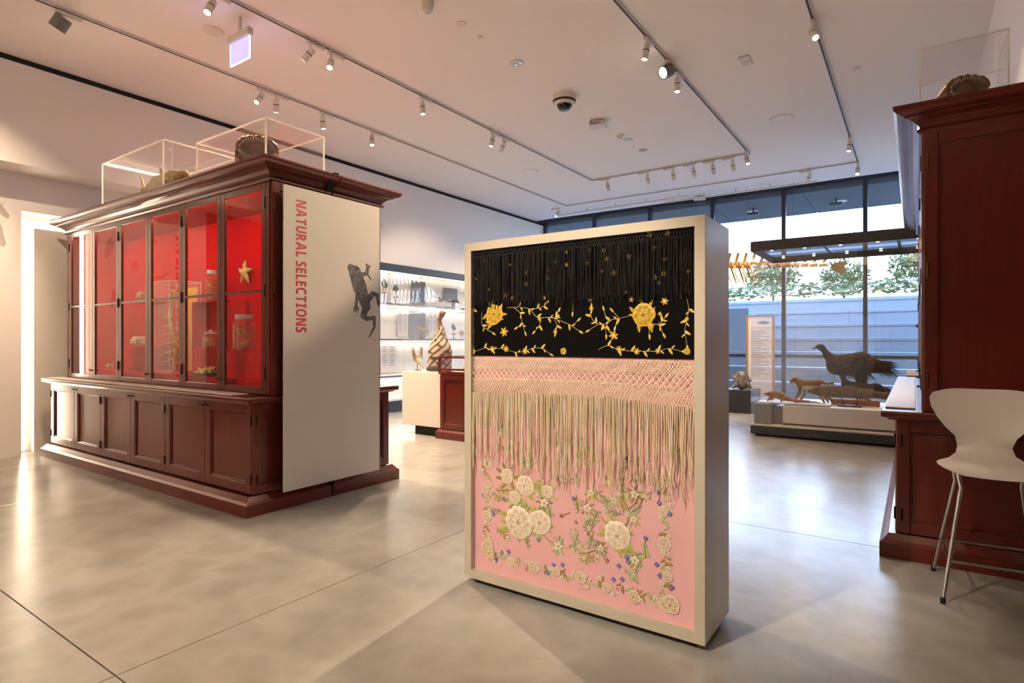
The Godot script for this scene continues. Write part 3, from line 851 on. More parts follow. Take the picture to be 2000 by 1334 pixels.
const PINK_ROSES := [Vector3(-0.291, 0.608, 0.057), Vector3(-0.334, 0.399, 0.091), Vector3(-0.197, 0.424, 0.069), Vector3(0.255, 0.438, 0.073)]
const PINK_FLOWERS := [Vector3(-0.413, 0.644, 0.044), Vector3(-0.151, 0.596, 0.037), Vector3(-0.364, 0.532, 0.039), Vector3(-0.169, 0.531, 0.028), Vector3(0.347, 0.334, 0.024), Vector3(-0.083, 0.316, 0.028), Vector3(0.347, 0.654, 0.023), Vector3(0.235, 0.609, 0.02), Vector3(0.11, 0.627, 0.021), Vector3(0.089, 0.545, 0.024), Vector3(0.34, 0.532, 0.019), Vector3(0.043, 0.337, 0.015), Vector3(0.163, 0.354, 0.02), Vector3(0.009, 0.403, 0.014), Vector3(0.204, 0.692, 0.014), Vector3(0.358, 0.741, 0.015), Vector3(0.271, 0.675, 0.011), Vector3(0.022, 0.682, 0.013), Vector3(-0.065, 0.67, 0.013), Vector3(0.396, 0.655, 0.014), Vector3(0.305, 0.641, 0.014), Vector3(0.098, 0.445, 0.016), Vector3(0.073, 0.287, 0.015), Vector3(-0.267, 0.731, 0.024)]
const PINK_BUDS := [Vector3(-0.065, 0.481, 0.014), Vector3(-0.008, 0.327, 0.013), Vector3(0.2, 0.299, 0.014), Vector3(0.022, 0.462, 0.012)]
const PINK_BLUE := [Vector2(-0.433, 0.512), Vector2(0.009, 0.583), Vector2(-0.206, 0.327), Vector2(0.403, 0.453), Vector2(0.263, 0.287), Vector2(0.314, 0.318), Vector2(0.304, 0.339), Vector2(-0.58, 0.51), Vector2(-0.51, 0.417), Vector2(-0.403, 0.222), Vector2(-0.491, 0.158), Vector2(-0.056, 0.224), Vector2(-0.148, 0.163), Vector2(0.188, 0.162), Vector2(0.234, 0.214), Vector2(0.281, 0.226), Vector2(0.461, 0.684), Vector2(0.522, 0.59), Vector2(0.458, 0.337), Vector2(0.532, 0.247), Vector2(0.47, 0.631), Vector2(0.474, 0.288), Vector2(-0.11, 0.212), Vector2(-0.448, 0.208)]
const PINK_STEMS := [[Vector2(0.255, 0.438), Vector2(0.305, 0.505), Vector2(0.313, 0.578), Vector2(0.282, 0.623), Vector2(0.271, 0.675)],
	[Vector2(0.313, 0.578), Vector2(0.347, 0.612), Vector2(0.362, 0.657), Vector2(0.321, 0.708), Vector2(0.358, 0.741)],
	[Vector2(0.362, 0.586), Vector2(0.396, 0.655)],
	[Vector2(0.196, 0.478), Vector2(0.167, 0.517)],
	[Vector2(0.188, 0.388), Vector2(0.114, 0.389), Vector2(0.081, 0.45)],
	[Vector2(0.163, 0.354), Vector2(0.089, 0.317), Vector2(0.039, 0.305)],
	[Vector2(0.11, 0.627), Vector2(0.147, 0.595), Vector2(0.171, 0.595)],
	[Vector2(0.204, 0.692), Vector2(0.188, 0.741)],
	[Vector2(-0.197, 0.376), Vector2(-0.146, 0.339), Vector2(-0.083, 0.316)],
	[Vector2(-0.169, 0.531), Vector2(-0.183, 0.481)],
	[Vector2(0.089, 0.545), Vector2(0.056, 0.581)],
	[Vector2(0.005, 0.582), Vector2(0.03, 0.539)],
	[Vector2(-0.065, 0.481), Vector2(-0.013, 0.506)],
	[Vector2(0.255, 0.402), Vector2(0.305, 0.354), Vector2(0.347, 0.334)]]
const PINK_BORDER := [Vector2(-0.552, 0.697), Vector2(-0.552, 0.21), Vector2(0.501, 0.746), Vector2(0.501, 0.215), Vector2(-0.536, 0.18), Vector2(0.525, 0.163)]
const BLACK_ROSES := [Vector3(-0.497, 1.554, 0.059), Vector3(0.396, 1.527, 0.057), Vector3(0.605, 1.355, 0.016), Vector3(-0.653, 1.343, 0.018), Vector3(-0.047, 1.349, 0.018)]
const BLACK_STARS := [Vector3(-0.43, 1.454, 0.029), Vector3(0.237, 1.431, 0.026), Vector3(0.499, 1.59, 0.02), Vector3(-0.097, 1.451, 0.015), Vector3(0.115, 1.569, 0.015), Vector3(0.476, 1.531, 0.012), Vector3(-0.542, 1.515, 0.02), Vector3(-0.196, 1.523, 0.015), Vector3(0.435, 1.476, 0.015), Vector3(-0.512, 1.356, 0.021), Vector3(-0.416, 1.359, 0.021), Vector3(-0.29, 1.347, 0.021), Vector3(0.267, 1.362, 0.019), Vector3(0.361, 1.353, 0.018), Vector3(0.465, 1.354, 0.015), Vector3(0.605, 1.505, 0.012), Vector3(-0.653, 1.59, 0.019)]
const BLACK_VINES := [[Vector2(-0.411, 1.59), Vector2(-0.336, 1.589), Vector2(-0.263, 1.578), Vector2(-0.21, 1.531), Vector2(-0.14, 1.529), Vector2(-0.097, 1.52), Vector2(-0.014, 1.49), Vector2(0.045, 1.455)],
	[Vector2(-0.364, 1.589), Vector2(-0.322, 1.557), Vector2(-0.307, 1.503), Vector2(-0.29, 1.455)],
	[Vector2(-0.263, 1.578), Vector2(-0.21, 1.579), Vector2(-0.17, 1.59), Vector2(-0.153, 1.604)],
	[Vector2(-0.14, 1.529), Vector2(-0.093, 1.528), Vector2(-0.079, 1.556)],
	[Vector2(-0.101, 1.517), Vector2(-0.087, 1.484), Vector2(-0.095, 1.451)],
	[Vector2(-0.192, 1.519), Vector2(-0.195, 1.486), Vector2(-0.223, 1.458)],
	[Vector2(-0.299, 1.503), Vector2(-0.338, 1.48)],
	[Vector2(0.007, 1.483), Vector2(0.034, 1.505)],
	[Vector2(0.322, 1.525), Vector2(0.267, 1.514), Vector2(0.218, 1.506), Vector2(0.184, 1.487), Vector2(0.142, 1.491), Vector2(0.113, 1.53), Vector2(0.115, 1.569)],
	[Vector2(0.23, 1.51), Vector2(0.198, 1.48), Vector2(0.198, 1.437)],
	[Vector2(0.259, 1.512), Vector2(0.248, 1.476)],
	[Vector2(0.199, 1.511), Vector2(0.186, 1.555)],
	[Vector2(0.267, 1.516), Vector2(0.236, 1.548)],
	[Vector2(0.211, 1.452), Vector2(0.237, 1.431)],
	[Vector2(0.154, 1.487), Vector2(0.105, 1.46)],
	[Vector2(0.445, 1.483), Vector2(0.472, 1.476), Vector2(0.491, 1.439)],
	[Vector2(0.465, 1.482), Vector2(0.487, 1.495), Vector2(0.501, 1.513)],
	[Vector2(0.421, 1.476), Vector2(0.424, 1.435)],
	[Vector2(0.011, 1.598), Vector2(0.007, 1.555)],
	[Vector2(-0.648, 1.339), Vector2(-0.567, 1.362), Vector2(-0.512, 1.356), Vector2(-0.449, 1.361), Vector2(-0.355, 1.341), Vector2(-0.29, 1.347), Vector2(-0.245, 1.362), Vector2(-0.183, 1.363), Vector2(-0.131, 1.335)],
	[Vector2(0.154, 1.358), Vector2(0.207, 1.379), Vector2(0.267, 1.359), Vector2(0.332, 1.353), Vector2(0.396, 1.353), Vector2(0.465, 1.354), Vector2(0.519, 1.367), Vector2(0.579, 1.355)],
	[Vector2(0.605, 1.595), Vector2(0.614, 1.55), Vector2(0.605, 1.499), Vector2(0.595, 1.448), Vector2(0.605, 1.384)],
	[Vector2(-0.653, 1.857), Vector2(-0.648, 1.776), Vector2(-0.656, 1.687), Vector2(-0.651, 1.59), Vector2(-0.656, 1.493), Vector2(-0.65, 1.38)],
	[Vector2(-0.587, 1.572), Vector2(-0.582, 1.492), Vector2(-0.512, 1.451)]]
const BLACK_UNDER := [Vector2(-0.567, 1.866), Vector2(-0.392, 1.829), Vector2(-0.281, 1.776), Vector2(-0.14, 1.781), Vector2(-0.097, 1.822), Vector2(-0.03, 1.802), Vector2(0.091, 1.8), Vector2(0.173, 1.756), Vector2(0.199, 1.813), Vector2(0.318, 1.817), Vector2(0.445, 1.846), Vector2(0.499, 1.789), Vector2(0.424, 1.915), Vector2(0.513, 1.912), Vector2(0.452, 1.707), Vector2(0.493, 1.721), Vector2(0.611, 1.723), Vector2(0.107, 1.863), Vector2(0.184, 1.859), Vector2(-0.03, 1.868), Vector2(-0.144, 1.737), Vector2(-0.281, 1.715), Vector2(0.303, 1.641), Vector2(-0.373, 1.643), Vector2(0.332, 1.606), Vector2(-0.537, 1.697), Vector2(-0.166, 1.634), Vector2(0.107, 1.612), Vector2(0.472, 1.679), Vector2(-0.42, 1.66), Vector2(0.237, 1.741)]

# ---- mahogany showcases --------------------------------------------------
func framed(parent: Node3D, called: String, xf: Transform3D, w: float, h: float, stile: float, rail: Material, fill: Material, bar_at := -1.0, panel_name := "panel") -> MeshInstance3D:
	# a joined frame in the xy plane of xf (front to +z) holding a recessed panel or a pane
	var m := MB.new()
	for s in [stile * 0.5, w - stile * 0.5]: m.box(Vector3(s, h * 0.5, -0.0125), Vector3(stile, h, 0.025), 0.004)
	for s in [stile * 0.5, h - stile * 0.5]: m.box(Vector3(w * 0.5, s, -0.0125), Vector3(w - stile * 2.0, stile, 0.0245), 0.004)
	var o := part(parent, called, m, rail)
	o.transform = xf
	var p := MB.new()
	if fill == M.pane:
		p = sheet(Vector3(stile, stile, -0.016), Vector3(w - stile, h - stile, -0.012))
	else:
		p.span(Vector3(stile, stile, -0.03), Vector3(w - stile, h - stile, -0.019))
		# raised bead round the panel
		for s in [stile + 0.006, w - stile - 0.006]: p.box(Vector3(s, h * 0.5, -0.014), Vector3(0.012, h - stile * 2.0, 0.012), 0.004)
		for s in [stile + 0.006, h - stile - 0.006]: p.box(Vector3(w * 0.5, s, -0.014), Vector3(w - stile * 2.0, 0.012, 0.012), 0.004)
	part(o, panel_name, p, fill)
	if bar_at > 0.0: part(o, "glazing_bar", one(Vector3(stile, bar_at - 0.011, -0.024), Vector3(w - stile, bar_at + 0.011, -0.002), 0.004), rail)
	return o

func cabinet(label: String, at: Vector3, turn: float, W: float, xl: float, xr: float, wx: Material, wz: Material) -> Node3D:
	var D := 0.82
	var t := thing("showcase_cabinet", label, "cabinet", at, turn)
	var m := MB.new()
	m.mould(0.0, W, -D, 0.0, [Vector2(0, 0), Vector2(0, 0.095), Vector2(-0.012, 0.105), Vector2(-0.02, 0.112), Vector2(-0.05, 0.15)])
	part(t, "plinth", m, wx)
	part(t, "base_carcass", one(Vector3(0.07, 0.15, -D), Vector3(W - 0.07, 0.9, -0.115), 0.003), M.wood_up)
	# cupboard doors below
	var bw := (W - 0.14) / 6.0
	for k in 6:
		var d := framed(t, "cupboard_door", Transform3D(Basis(), Vector3(0.07 + k * bw + 0.003, 0.16, -0.085)), bw - 0.006, 0.73, 0.085, M.wood_up, M.wood_up)
		var side := bw - 0.03 if k % 2 == 0 else 0.024
		var hs := 0.004 if k % 2 == 0 else bw - 0.01
		var c := MB.new()
		c.box(Vector3(side - 0.012 if k % 2 == 0 else side + 0.012, 0.685, 0.004), Vector3(0.04, 0.02, 0.008), 0.003)
		part(d, "latch", c, M.dark_iron)
		for hy in [0.12, 0.6]:
			var hm := MB.new()
			hm.tube([Vector3(hs, hy - 0.04, 0.002), Vector3(hs, hy + 0.04, 0.002)], 0.006, 0.006, 8)
			part(d, "hinge", hm, M.dark_iron)
	for e in [[Transform3D(Basis(Vector3.FORWARD, Vector3.UP, Vector3.RIGHT), Vector3(W - 0.048, 0.16, -0.09)), 1], [Transform3D(Basis(Vector3.BACK, Vector3.UP, Vector3.LEFT), Vector3(0.048, 0.16, -D + 0.002)), 0]]:
		var ed := framed(t, "end_door", e[0], D - 0.1, 0.73, 0.075, M.wood_up, M.wood_up)
		for hy in [0.12, 0.6]:
			var hm := MB.new()
			hm.tube([Vector3(0.03, hy - 0.04, 0.002), Vector3(0.03, hy + 0.04, 0.002)], 0.006, 0.006, 8)
			part(ed, "hinge", hm, M.dark_iron)
	# ledge
	m = MB.new()
	m.mould(0.05, W - 0.05, -D, -0.06, [Vector2(-0.02, 0.885), Vector2(0.012, 0.892), Vector2(0.02, 0.902), Vector2(0.045, 0.908), Vector2(0.052, 0.918), Vector2(0.052, 0.94), Vector2(0.046, 0.95)], true, false)
	part(t, "ledge", m, wx)
	# upper case
	var zf := -0.235
	part(t, "case_floor", one(Vector3(xl, 0.95, -D), Vector3(xr, 0.985, zf - 0.012)), wx)
	part(t, "case_top", one(Vector3(xl, 2.7, -D), Vector3(xr, 2.77, zf - 0.002)), wx)
	part(t, "case_back", one(Vector3(xl, 0.985, -D), Vector3(xr, 2.7, -D + 0.02)), M.wood_up)
	for e in [[xl, xl + 0.03], [xr - 0.03, xr]]: part(t, "case_side", one(Vector3(e[0], 0.985, -D + 0.02), Vector3(e[1], 2.7, zf - 0.012)), M.wood_up)
	for e in [[Transform3D(Basis(Vector3.FORWARD, Vector3.UP, Vector3.RIGHT), Vector3(xr + 0.022, 0.952, zf - 0.002)), 1], [Transform3D(Basis(Vector3.BACK, Vector3.UP, Vector3.LEFT), Vector3(xl - 0.022, 0.952, -D + 0.002)), 0]]:
		var ed := framed(t, "end_panel", e[0], D + zf - 0.005, 1.78, 0.075, M.wood_up, M.wood_up)
		for hy in [0.2, 0.9, 1.6]:
			var hm := MB.new()
			hm.tube([Vector3(0.02, hy - 0.05, 0.003), Vector3(0.02, hy + 0.05, 0.003)], 0.006, 0.006, 8)
			part(ed, "hinge", hm, M.brass)
	for e in [xl, xr - 0.055]: part(t, "corner_post", one(Vector3(e, 0.952, zf - 0.03), Vector3(e + 0.055, 2.73, zf + 0.01), 0.006), M.wood_up)
	# red lining
	part(t, "back_lining", one(Vector3(xl + 0.03, 0.985, -D + 0.02), Vector3(xr - 0.03, 2.7, -D + 0.035)), M.red_lining)
	part(t, "floor_lining", one(Vector3(xl + 0.03, 0.985, -D + 0.035), Vector3(xr - 0.03, 1.065, zf - 0.1)), M.red_lining)
	part(t, "top_lining", one(Vector3(xl + 0.03, 2.685, -D + 0.035), Vector3(xr - 0.03, 2.7, zf - 0.03)), M.red_lining)
	for e in [[xl + 0.03, xl + 0.04], [xr - 0.04, xr - 0.03]]: part(t, "side_lining", one(Vector3(e[0], 1.065, -D + 0.035), Vector3(e[1], 2.685, zf - 0.1)), M.red_lining)
	# glazed doors
	var x0 := xl + 0.057
	var dw := (xr - xl - 0.114) / 6.0
	for k in 6:
		var d := framed(t, "glazed_door", Transform3D(Basis(), Vector3(x0 + k * dw + 0.002, 0.955, zf + 0.006)), dw - 0.004, 1.775, 0.062, M.wood_up, M.pane, 0.87, "pane")
		var hx := 0.006 if k % 2 == 0 else dw - 0.01
		var kx := dw - 0.024 if k % 2 == 0 else 0.02
		for hy in [0.18, 0.87, 1.6]:
			var hm := MB.new()
			hm.tube([Vector3(hx, hy - 0.05, 0.003), Vector3(hx, hy + 0.05, 0.003)], 0.007, 0.007, 8)
			part(d, "hinge", hm, M.dark_iron)
		var kn := MB.new()
		kn.lathe([Vector2(0.005, 0), Vector2(0.005, 0.01), Vector2(0.011, 0.016), Vector2(0.008, 0.025), Vector2(0.0, 0.027)], Vector3(kx, 0.11, 0), 12, Basis(Vector3.RIGHT, Vector3.BACK, Vector3.DOWN))
		part(d, "knob", kn, M.brass)
		if k % 2 == 0 and k > 0:
			var ck := MB.new()
			ck.box(Vector3(x0 + k * dw, 2.752, zf + 0.012), Vector3(0.03, 0.02, 0.014), 0.003)
			part(t, "catch", ck, M.dark_iron)
	# cornice
	m = MB.new()
	m.mould(xl, xr, -D, zf, [Vector2(-0.02, 2.722), Vector2(0.022, 2.726), Vector2(0.034, 2.736), Vector2(0.034, 2.746), Vector2(0.022, 2.756), Vector2(0.018, 2.764), Vector2(0.03, 2.782), Vector2(0.055, 2.802), Vector2(0.085, 2.815), Vector2(0.1, 2.818), Vector2(0.1, 2.828), Vector2(0.12, 2.832), Vector2(0.14, 2.842), Vector2(0.155, 2.856), Vector2(0.16, 2.872), Vector2(0.16, 2.885), Vector2(0.15, 2.888)], true, false)
	part(t, "cornice", m, wx)
	return t

func build_cabinets() -> void:
	var W := 4.46
	var a := cabinet("mahogany showcase with red-lined glazed doors, beside the left wall", Vector3(-8.8, 0, -2.6), 0.0, W, 0.14, W - 0.04, M.wood_x, M.wood_z)
	cabinet("mahogany showcase backing onto the red-lined one", Vector3(-4.34, 0, -4.26), PI, W, 0.04, W - 0.14, M.wood_x, M.wood_z)
	cabinet("tall dark mahogany cabinet against the right wall, behind the white stool", Vector3(-0.19, 0, -8.96), -PI / 2, W, 0.14, W - 0.07, M.wood_z, M.wood_x)
	# lamps inside the red-lined case
	for k in 3:
		var x := 0.85 + k * 1.38
		part(a, "led_strip", one(Vector3(x - 0.62, 2.681, -0.27), Vector3(x + 0.62, 2.685, -0.26)), M.led_case)
		area(Vector3(-8.8 + x, 2.679, -2.6 - 0.264), Vector3(0, -1, -0.35), Vector2(1.2, 0.008), 0.6, Color(1, 0.88, 0.74), a)
	# label rails on the ledges
	for r in [["label_rail", "long white label rail along the ledge of the red-lined showcase", Vector3(-8.7, 0.952, -2.79), Vector3(-4.62, 0.962, -2.64)], ["label_rail", "long white label rail on the ledge of the right-hand cabinet", Vector3(-0.165, 0.952, -8.75), Vector3(0.005, 0.962, -4.68)]]:
		solo(r[0], r[1], "label rail", one(r[2], r[3], 0.003), M.label_card)

func jar(label: String, at: Vector3, r: float, h: float, lid: Material, fill_col: Color) -> Node3D:
	var t := thing("specimen_jar", label, "jar", at)
	var m := MB.new()
	m.lathe([Vector2(0.0, 0.001), Vector2(r * 0.92, 0.0), Vector2(r, 0.012), Vector2(r, h * 0.74), Vector2(r * 0.9, h * 0.82), Vector2(r * 0.72, h * 0.86), Vector2(r * 0.72, h * 0.9)], Vector3.ZERO, 24)
	part(t, "glass", m, M.acrylic)
	m = MB.new()
	m.lathe([Vector2(0.0, 0.004), Vector2(r * 0.95, 0.006), Vector2(r * 0.96, h * 0.7), Vector2(0.0, h * 0.702)], Vector3.ZERO, 24)
	part(t, "fluid", m, M.amber)
	m = MB.new()
	m.lathe([Vector2(r * 0.78, h * 0.88), Vector2(r * 0.8, h * 0.89), Vector2(r * 0.8, h), Vector2(r * 0.76, h * 1.01)], Vector3.ZERO, 24)
	part(t, "lid", m, lid)
	var bones: Array = []
	for k in 5:
		var q := Vector3(sin(k * 2.4) * r * 0.4, h * (0.1 + 0.11 * k), cos(k * 1.7) * r * 0.4)
		var w := Vector3(sin(k * 2.4 + 1.6) * r * 0.5, h * (0.16 + 0.1 * k), cos(k * 1.7 + 1.2) * r * 0.45)
		bones.append([q, w, r * 0.34, r * 0.2])
	part(t, "specimen", body(bones, r * 0.09, r * 0.2, mottled(fill_col, fill_col.darkened(0.5), 30.0, 4)), M.specimen)
	return t

func build_cabinet_contents() -> void:
	# red stepped blocks
	for b in [["red display block under the large specimen jar", Vector3(-5.42, 1.067, -3.3), Vector3(-4.72, 1.318, -3.0)], ["narrow red display block under the small lidded jar", Vector3(-6.06, 1.067, -3.3), Vector3(-5.8, 1.335, -3.06)], ["red display block under the pale coral", Vector3(-7.75, 1.067, -3.33), Vector3(-7.25, 1.33, -3.02)]]:
		solo("display_block", b[0], "display block", one(b[1], b[2], 0.003), M.red_lining)
	var rb := thing("red_backboard", "red boxed backboard rising behind the small lidded jar", "backboard", Vector3(-5.95, 1.067, -3.37))
	part(rb, "board", one(Vector3(-0.35, 0, 0), Vector3(0.35, 0.75, 0.02)), M.red_lining)
	part(rb, "side", one(Vector3(-0.36, 0, 0), Vector3(-0.35, 0.75, 0.2)), M.red_lining)
	# starfish on the back wall
	var star := func(r: float) -> Array:
		var bones: Array = []
		for k in 5:
			var a := TAU * k / 5.0 + 0.25
			bones.append([Vector3(0, 0, 0.02), Vector3(cos(a + 0.08) * r * 0.55, sin(a + 0.08) * r * 0.55, 0.02), r * 0.24, r * 0.17])
			bones.append([Vector3(cos(a + 0.08) * r * 0.55, sin(a + 0.08) * r * 0.55, 0.02), Vector3(cos(a) * r, sin(a) * r, 0.015), r * 0.17, r * 0.08])
		return bones
	solo("starfish", "pale yellow starfish hanging on the red back wall", "starfish", body(star.call(0.12), 0.006, 0.02, mottled(Color(0.72, 0.55, 0.22), Color(0.5, 0.33, 0.1), 60.0, 2), Vector3(1, 1, 0.8), 0.0012), M.specimen, Vector3(-5.6, 2.1, -3.355))
	solo("starfish", "knobbly white starfish hanging on the red back wall", "starfish", body(star.call(0.11), 0.006, 0.02, mottled(Color(0.8, 0.72, 0.6), Color(0.5, 0.38, 0.28), 60.0, 3), Vector3(1, 1, 0.9), 0.002), M.specimen, Vector3(-5.08, 1.98, -3.35), 0.3)
	jar("large preserving jar of amber fluid with a white lid", Vector3(-5.235, 1.32, -3.12), 0.105, 0.33, M.white_metal, Color(0.85, 0.55, 0.1))
	var sj := jar("small jar with a white knobbed lid on a narrow red block", Vector3(-5.92, 1.337, -3.16), 0.075, 0.16, M.white_metal, Color(0.9, 0.65, 0.2))
	var kn := MB.new()
	kn.lathe([Vector2(0.012, 0.16), Vector2(0.02, 0.175), Vector2(0.0, 0.19)], Vector3.ZERO, 12)
	part(sj, "lid_knob", kn, M.white_metal)
	jar("tall narrow jar standing before the red boxed backboard", Vector3(-6.12, 1.83, -3.28), 0.06, 0.32, M.white_metal, Color(0.8, 0.6, 0.12))
	solo("jar_shelf", "small red shelf under the tall narrow jar", "shelf", one(Vector3(-6.3, 1.815, -3.38), Vector3(-5.95, 1.829, -3.2)), M.red_lining)
	# dish of dried coral
	var d := thing("specimen_dish", "black dish heaped with yellow dried specimens", "dish", Vector3(-5.64, 1.067, -2.99))
	var m := MB.new()
	m.lathe([Vector2(0.05, 0), Vector2(0.12, 0.008), Vector2(0.15, 0.03), Vector2(0.14, 0.03), Vector2(0.0, 0.015)], Vector3.ZERO, 24)
	part(d, "dish", m, M.black)
	var bones: Array = []
	for k in 14: bones.append([Vector3(rng.randf_range(-0.1, 0.1), 0.03, rng.randf_range(-0.09, 0.09)), Vector3(rng.randf_range(-0.1, 0.1), 0.05 + 0.03 * rng.randf(), rng.randf_range(-0.09, 0.09)), 0.02, 0.012])
	part(d, "specimen", body(bones, 0.007, 0.01, mottled(Color(0.75, 0.5, 0.12), Color(0.5, 0.28, 0.06), 50.0, 6), Vector3.ONE, 0.003), M.specimen)
	# pale coral head and shell, helmet shell
	for q in [["coral_head", "pale domed coral on a red block", "coral", Vector3(-7.49, 1.33, -3.15), 0.1, Color(0.8, 0.68, 0.5)], ["helmet_shell", "brown and cream helmet shell on the upper bracket", "shell", Vector3(-7.49, 1.87, -3.2), 0.09, Color(0.6, 0.4, 0.18)], ["small_shell", "small pale shell lying on the showcase floor", "shell", Vector3(-8.02, 1.067, -3.05), 0.05, Color(0.75, 0.55, 0.35)]]:
		var r: float = q[4]
		var bn: Array = []
		for k in 7: bn.append([Vector3(sin(k * 0.9) * r * 0.45, r * 0.75, cos(k * 0.9) * r * 0.4), Vector3(sin(k * 0.9) * r * 0.8, r * (0.7 + 0.25 * sin(k * 2.0)), cos(k * 0.9) * r * 0.6), r * 0.5, r * 0.3])
		solo(q[0], q[1], q[2], body(bn, r * 0.09, r * 0.25, mottled(q[5], (q[5] as Color).darkened(0.45), 25.0, 9), Vector3.ONE, r * 0.02), M.specimen, q[3])
	solo("bracket_shelf", "small red bracket under the helmet shell", "shelf", one(Vector3(-7.62, 1.85, -3.38), Vector3(-7.36, 1.869, -3.1)), M.red_lining)
	# tall acrylic case with a yellow specimen
	var ac := thing("acrylic_case", "tall clear acrylic case holding a yellow skeleton before a yellow board", "acrylic case", Vector3(-6.63, 1.067, -3.13))
	part(ac, "yellow_board", one(Vector3(-0.05, 0.01, -0.14), Vector3(0.25, 0.92, -0.13)), M.yellow_board)
	acrylic(ac, Vector3(-0.27, 0, -0.16), Vector3(0.27, 0.97, 0.16))
	var sp: Array = []
	for k in 9: sp.append([Vector3(sin(k * 0.7) * 0.06, 0.02 + k * 0.09, 0), Vector3(sin((k + 1) * 0.7) * 0.06, 0.02 + (k + 1) * 0.09, 0), 0.022, 0.02])
	for k in 6:
		for s in [-1.0, 1.0]: sp.append([Vector3(sin(k) * 0.04, 0.15 + k * 0.09, 0), Vector3(s * 0.12, 0.1 + k * 0.1, 0.06), 0.012, 0.006])
	sp.append([Vector3(0, 0.8, 0), Vector3(0.06, 0.87, 0.03), 0.05, 0.03])
	part(ac, "specimen", body(sp, 0.009, 0.014, mottled(Color(0.78, 0.6, 0.2), Color(0.55, 0.36, 0.1), 20.0, 5)), M.specimen)

func acrylic(t: Node3D, a: Vector3, b: Vector3, e := 0.006) -> void:
	# a five-sided clear box with bright polished edges
	var panes := [[Vector3(a.x, a.y, b.z - 0.004), Vector3(b.x, b.y, b.z)], [Vector3(a.x, a.y, a.z), Vector3(b.x, b.y, a.z + 0.004)], [Vector3(a.x, a.y, a.z + 0.004), Vector3(a.x + 0.004, b.y, b.z - 0.004)], [Vector3(b.x - 0.004, a.y, a.z + 0.004), Vector3(b.x, b.y, b.z - 0.004)], [Vector3(a.x + 0.004, b.y - 0.004, a.z + 0.004), Vector3(b.x - 0.004, b.y, b.z - 0.004)]]
	for p in panes: part(t, "pane", sheet(p[0], p[1]), M.acrylic)
	var m := MB.new()
	for x in [a.x, b.x]:
		for z in [a.z, b.z]: m.box(Vector3(x, (a.y + b.y) * 0.5, z), Vector3(e, b.y - a.y, e))
		m.box(Vector3(x, b.y, (a.z + b.z) * 0.5), Vector3(e, e, b.z - a.z))
	for z in [a.z, b.z]: m.box(Vector3((a.x + b.x) * 0.5, b.y, z), Vector3(b.x - a.x, e, e))
	part(t, "polished_edge", m, M.acrylic_edge)

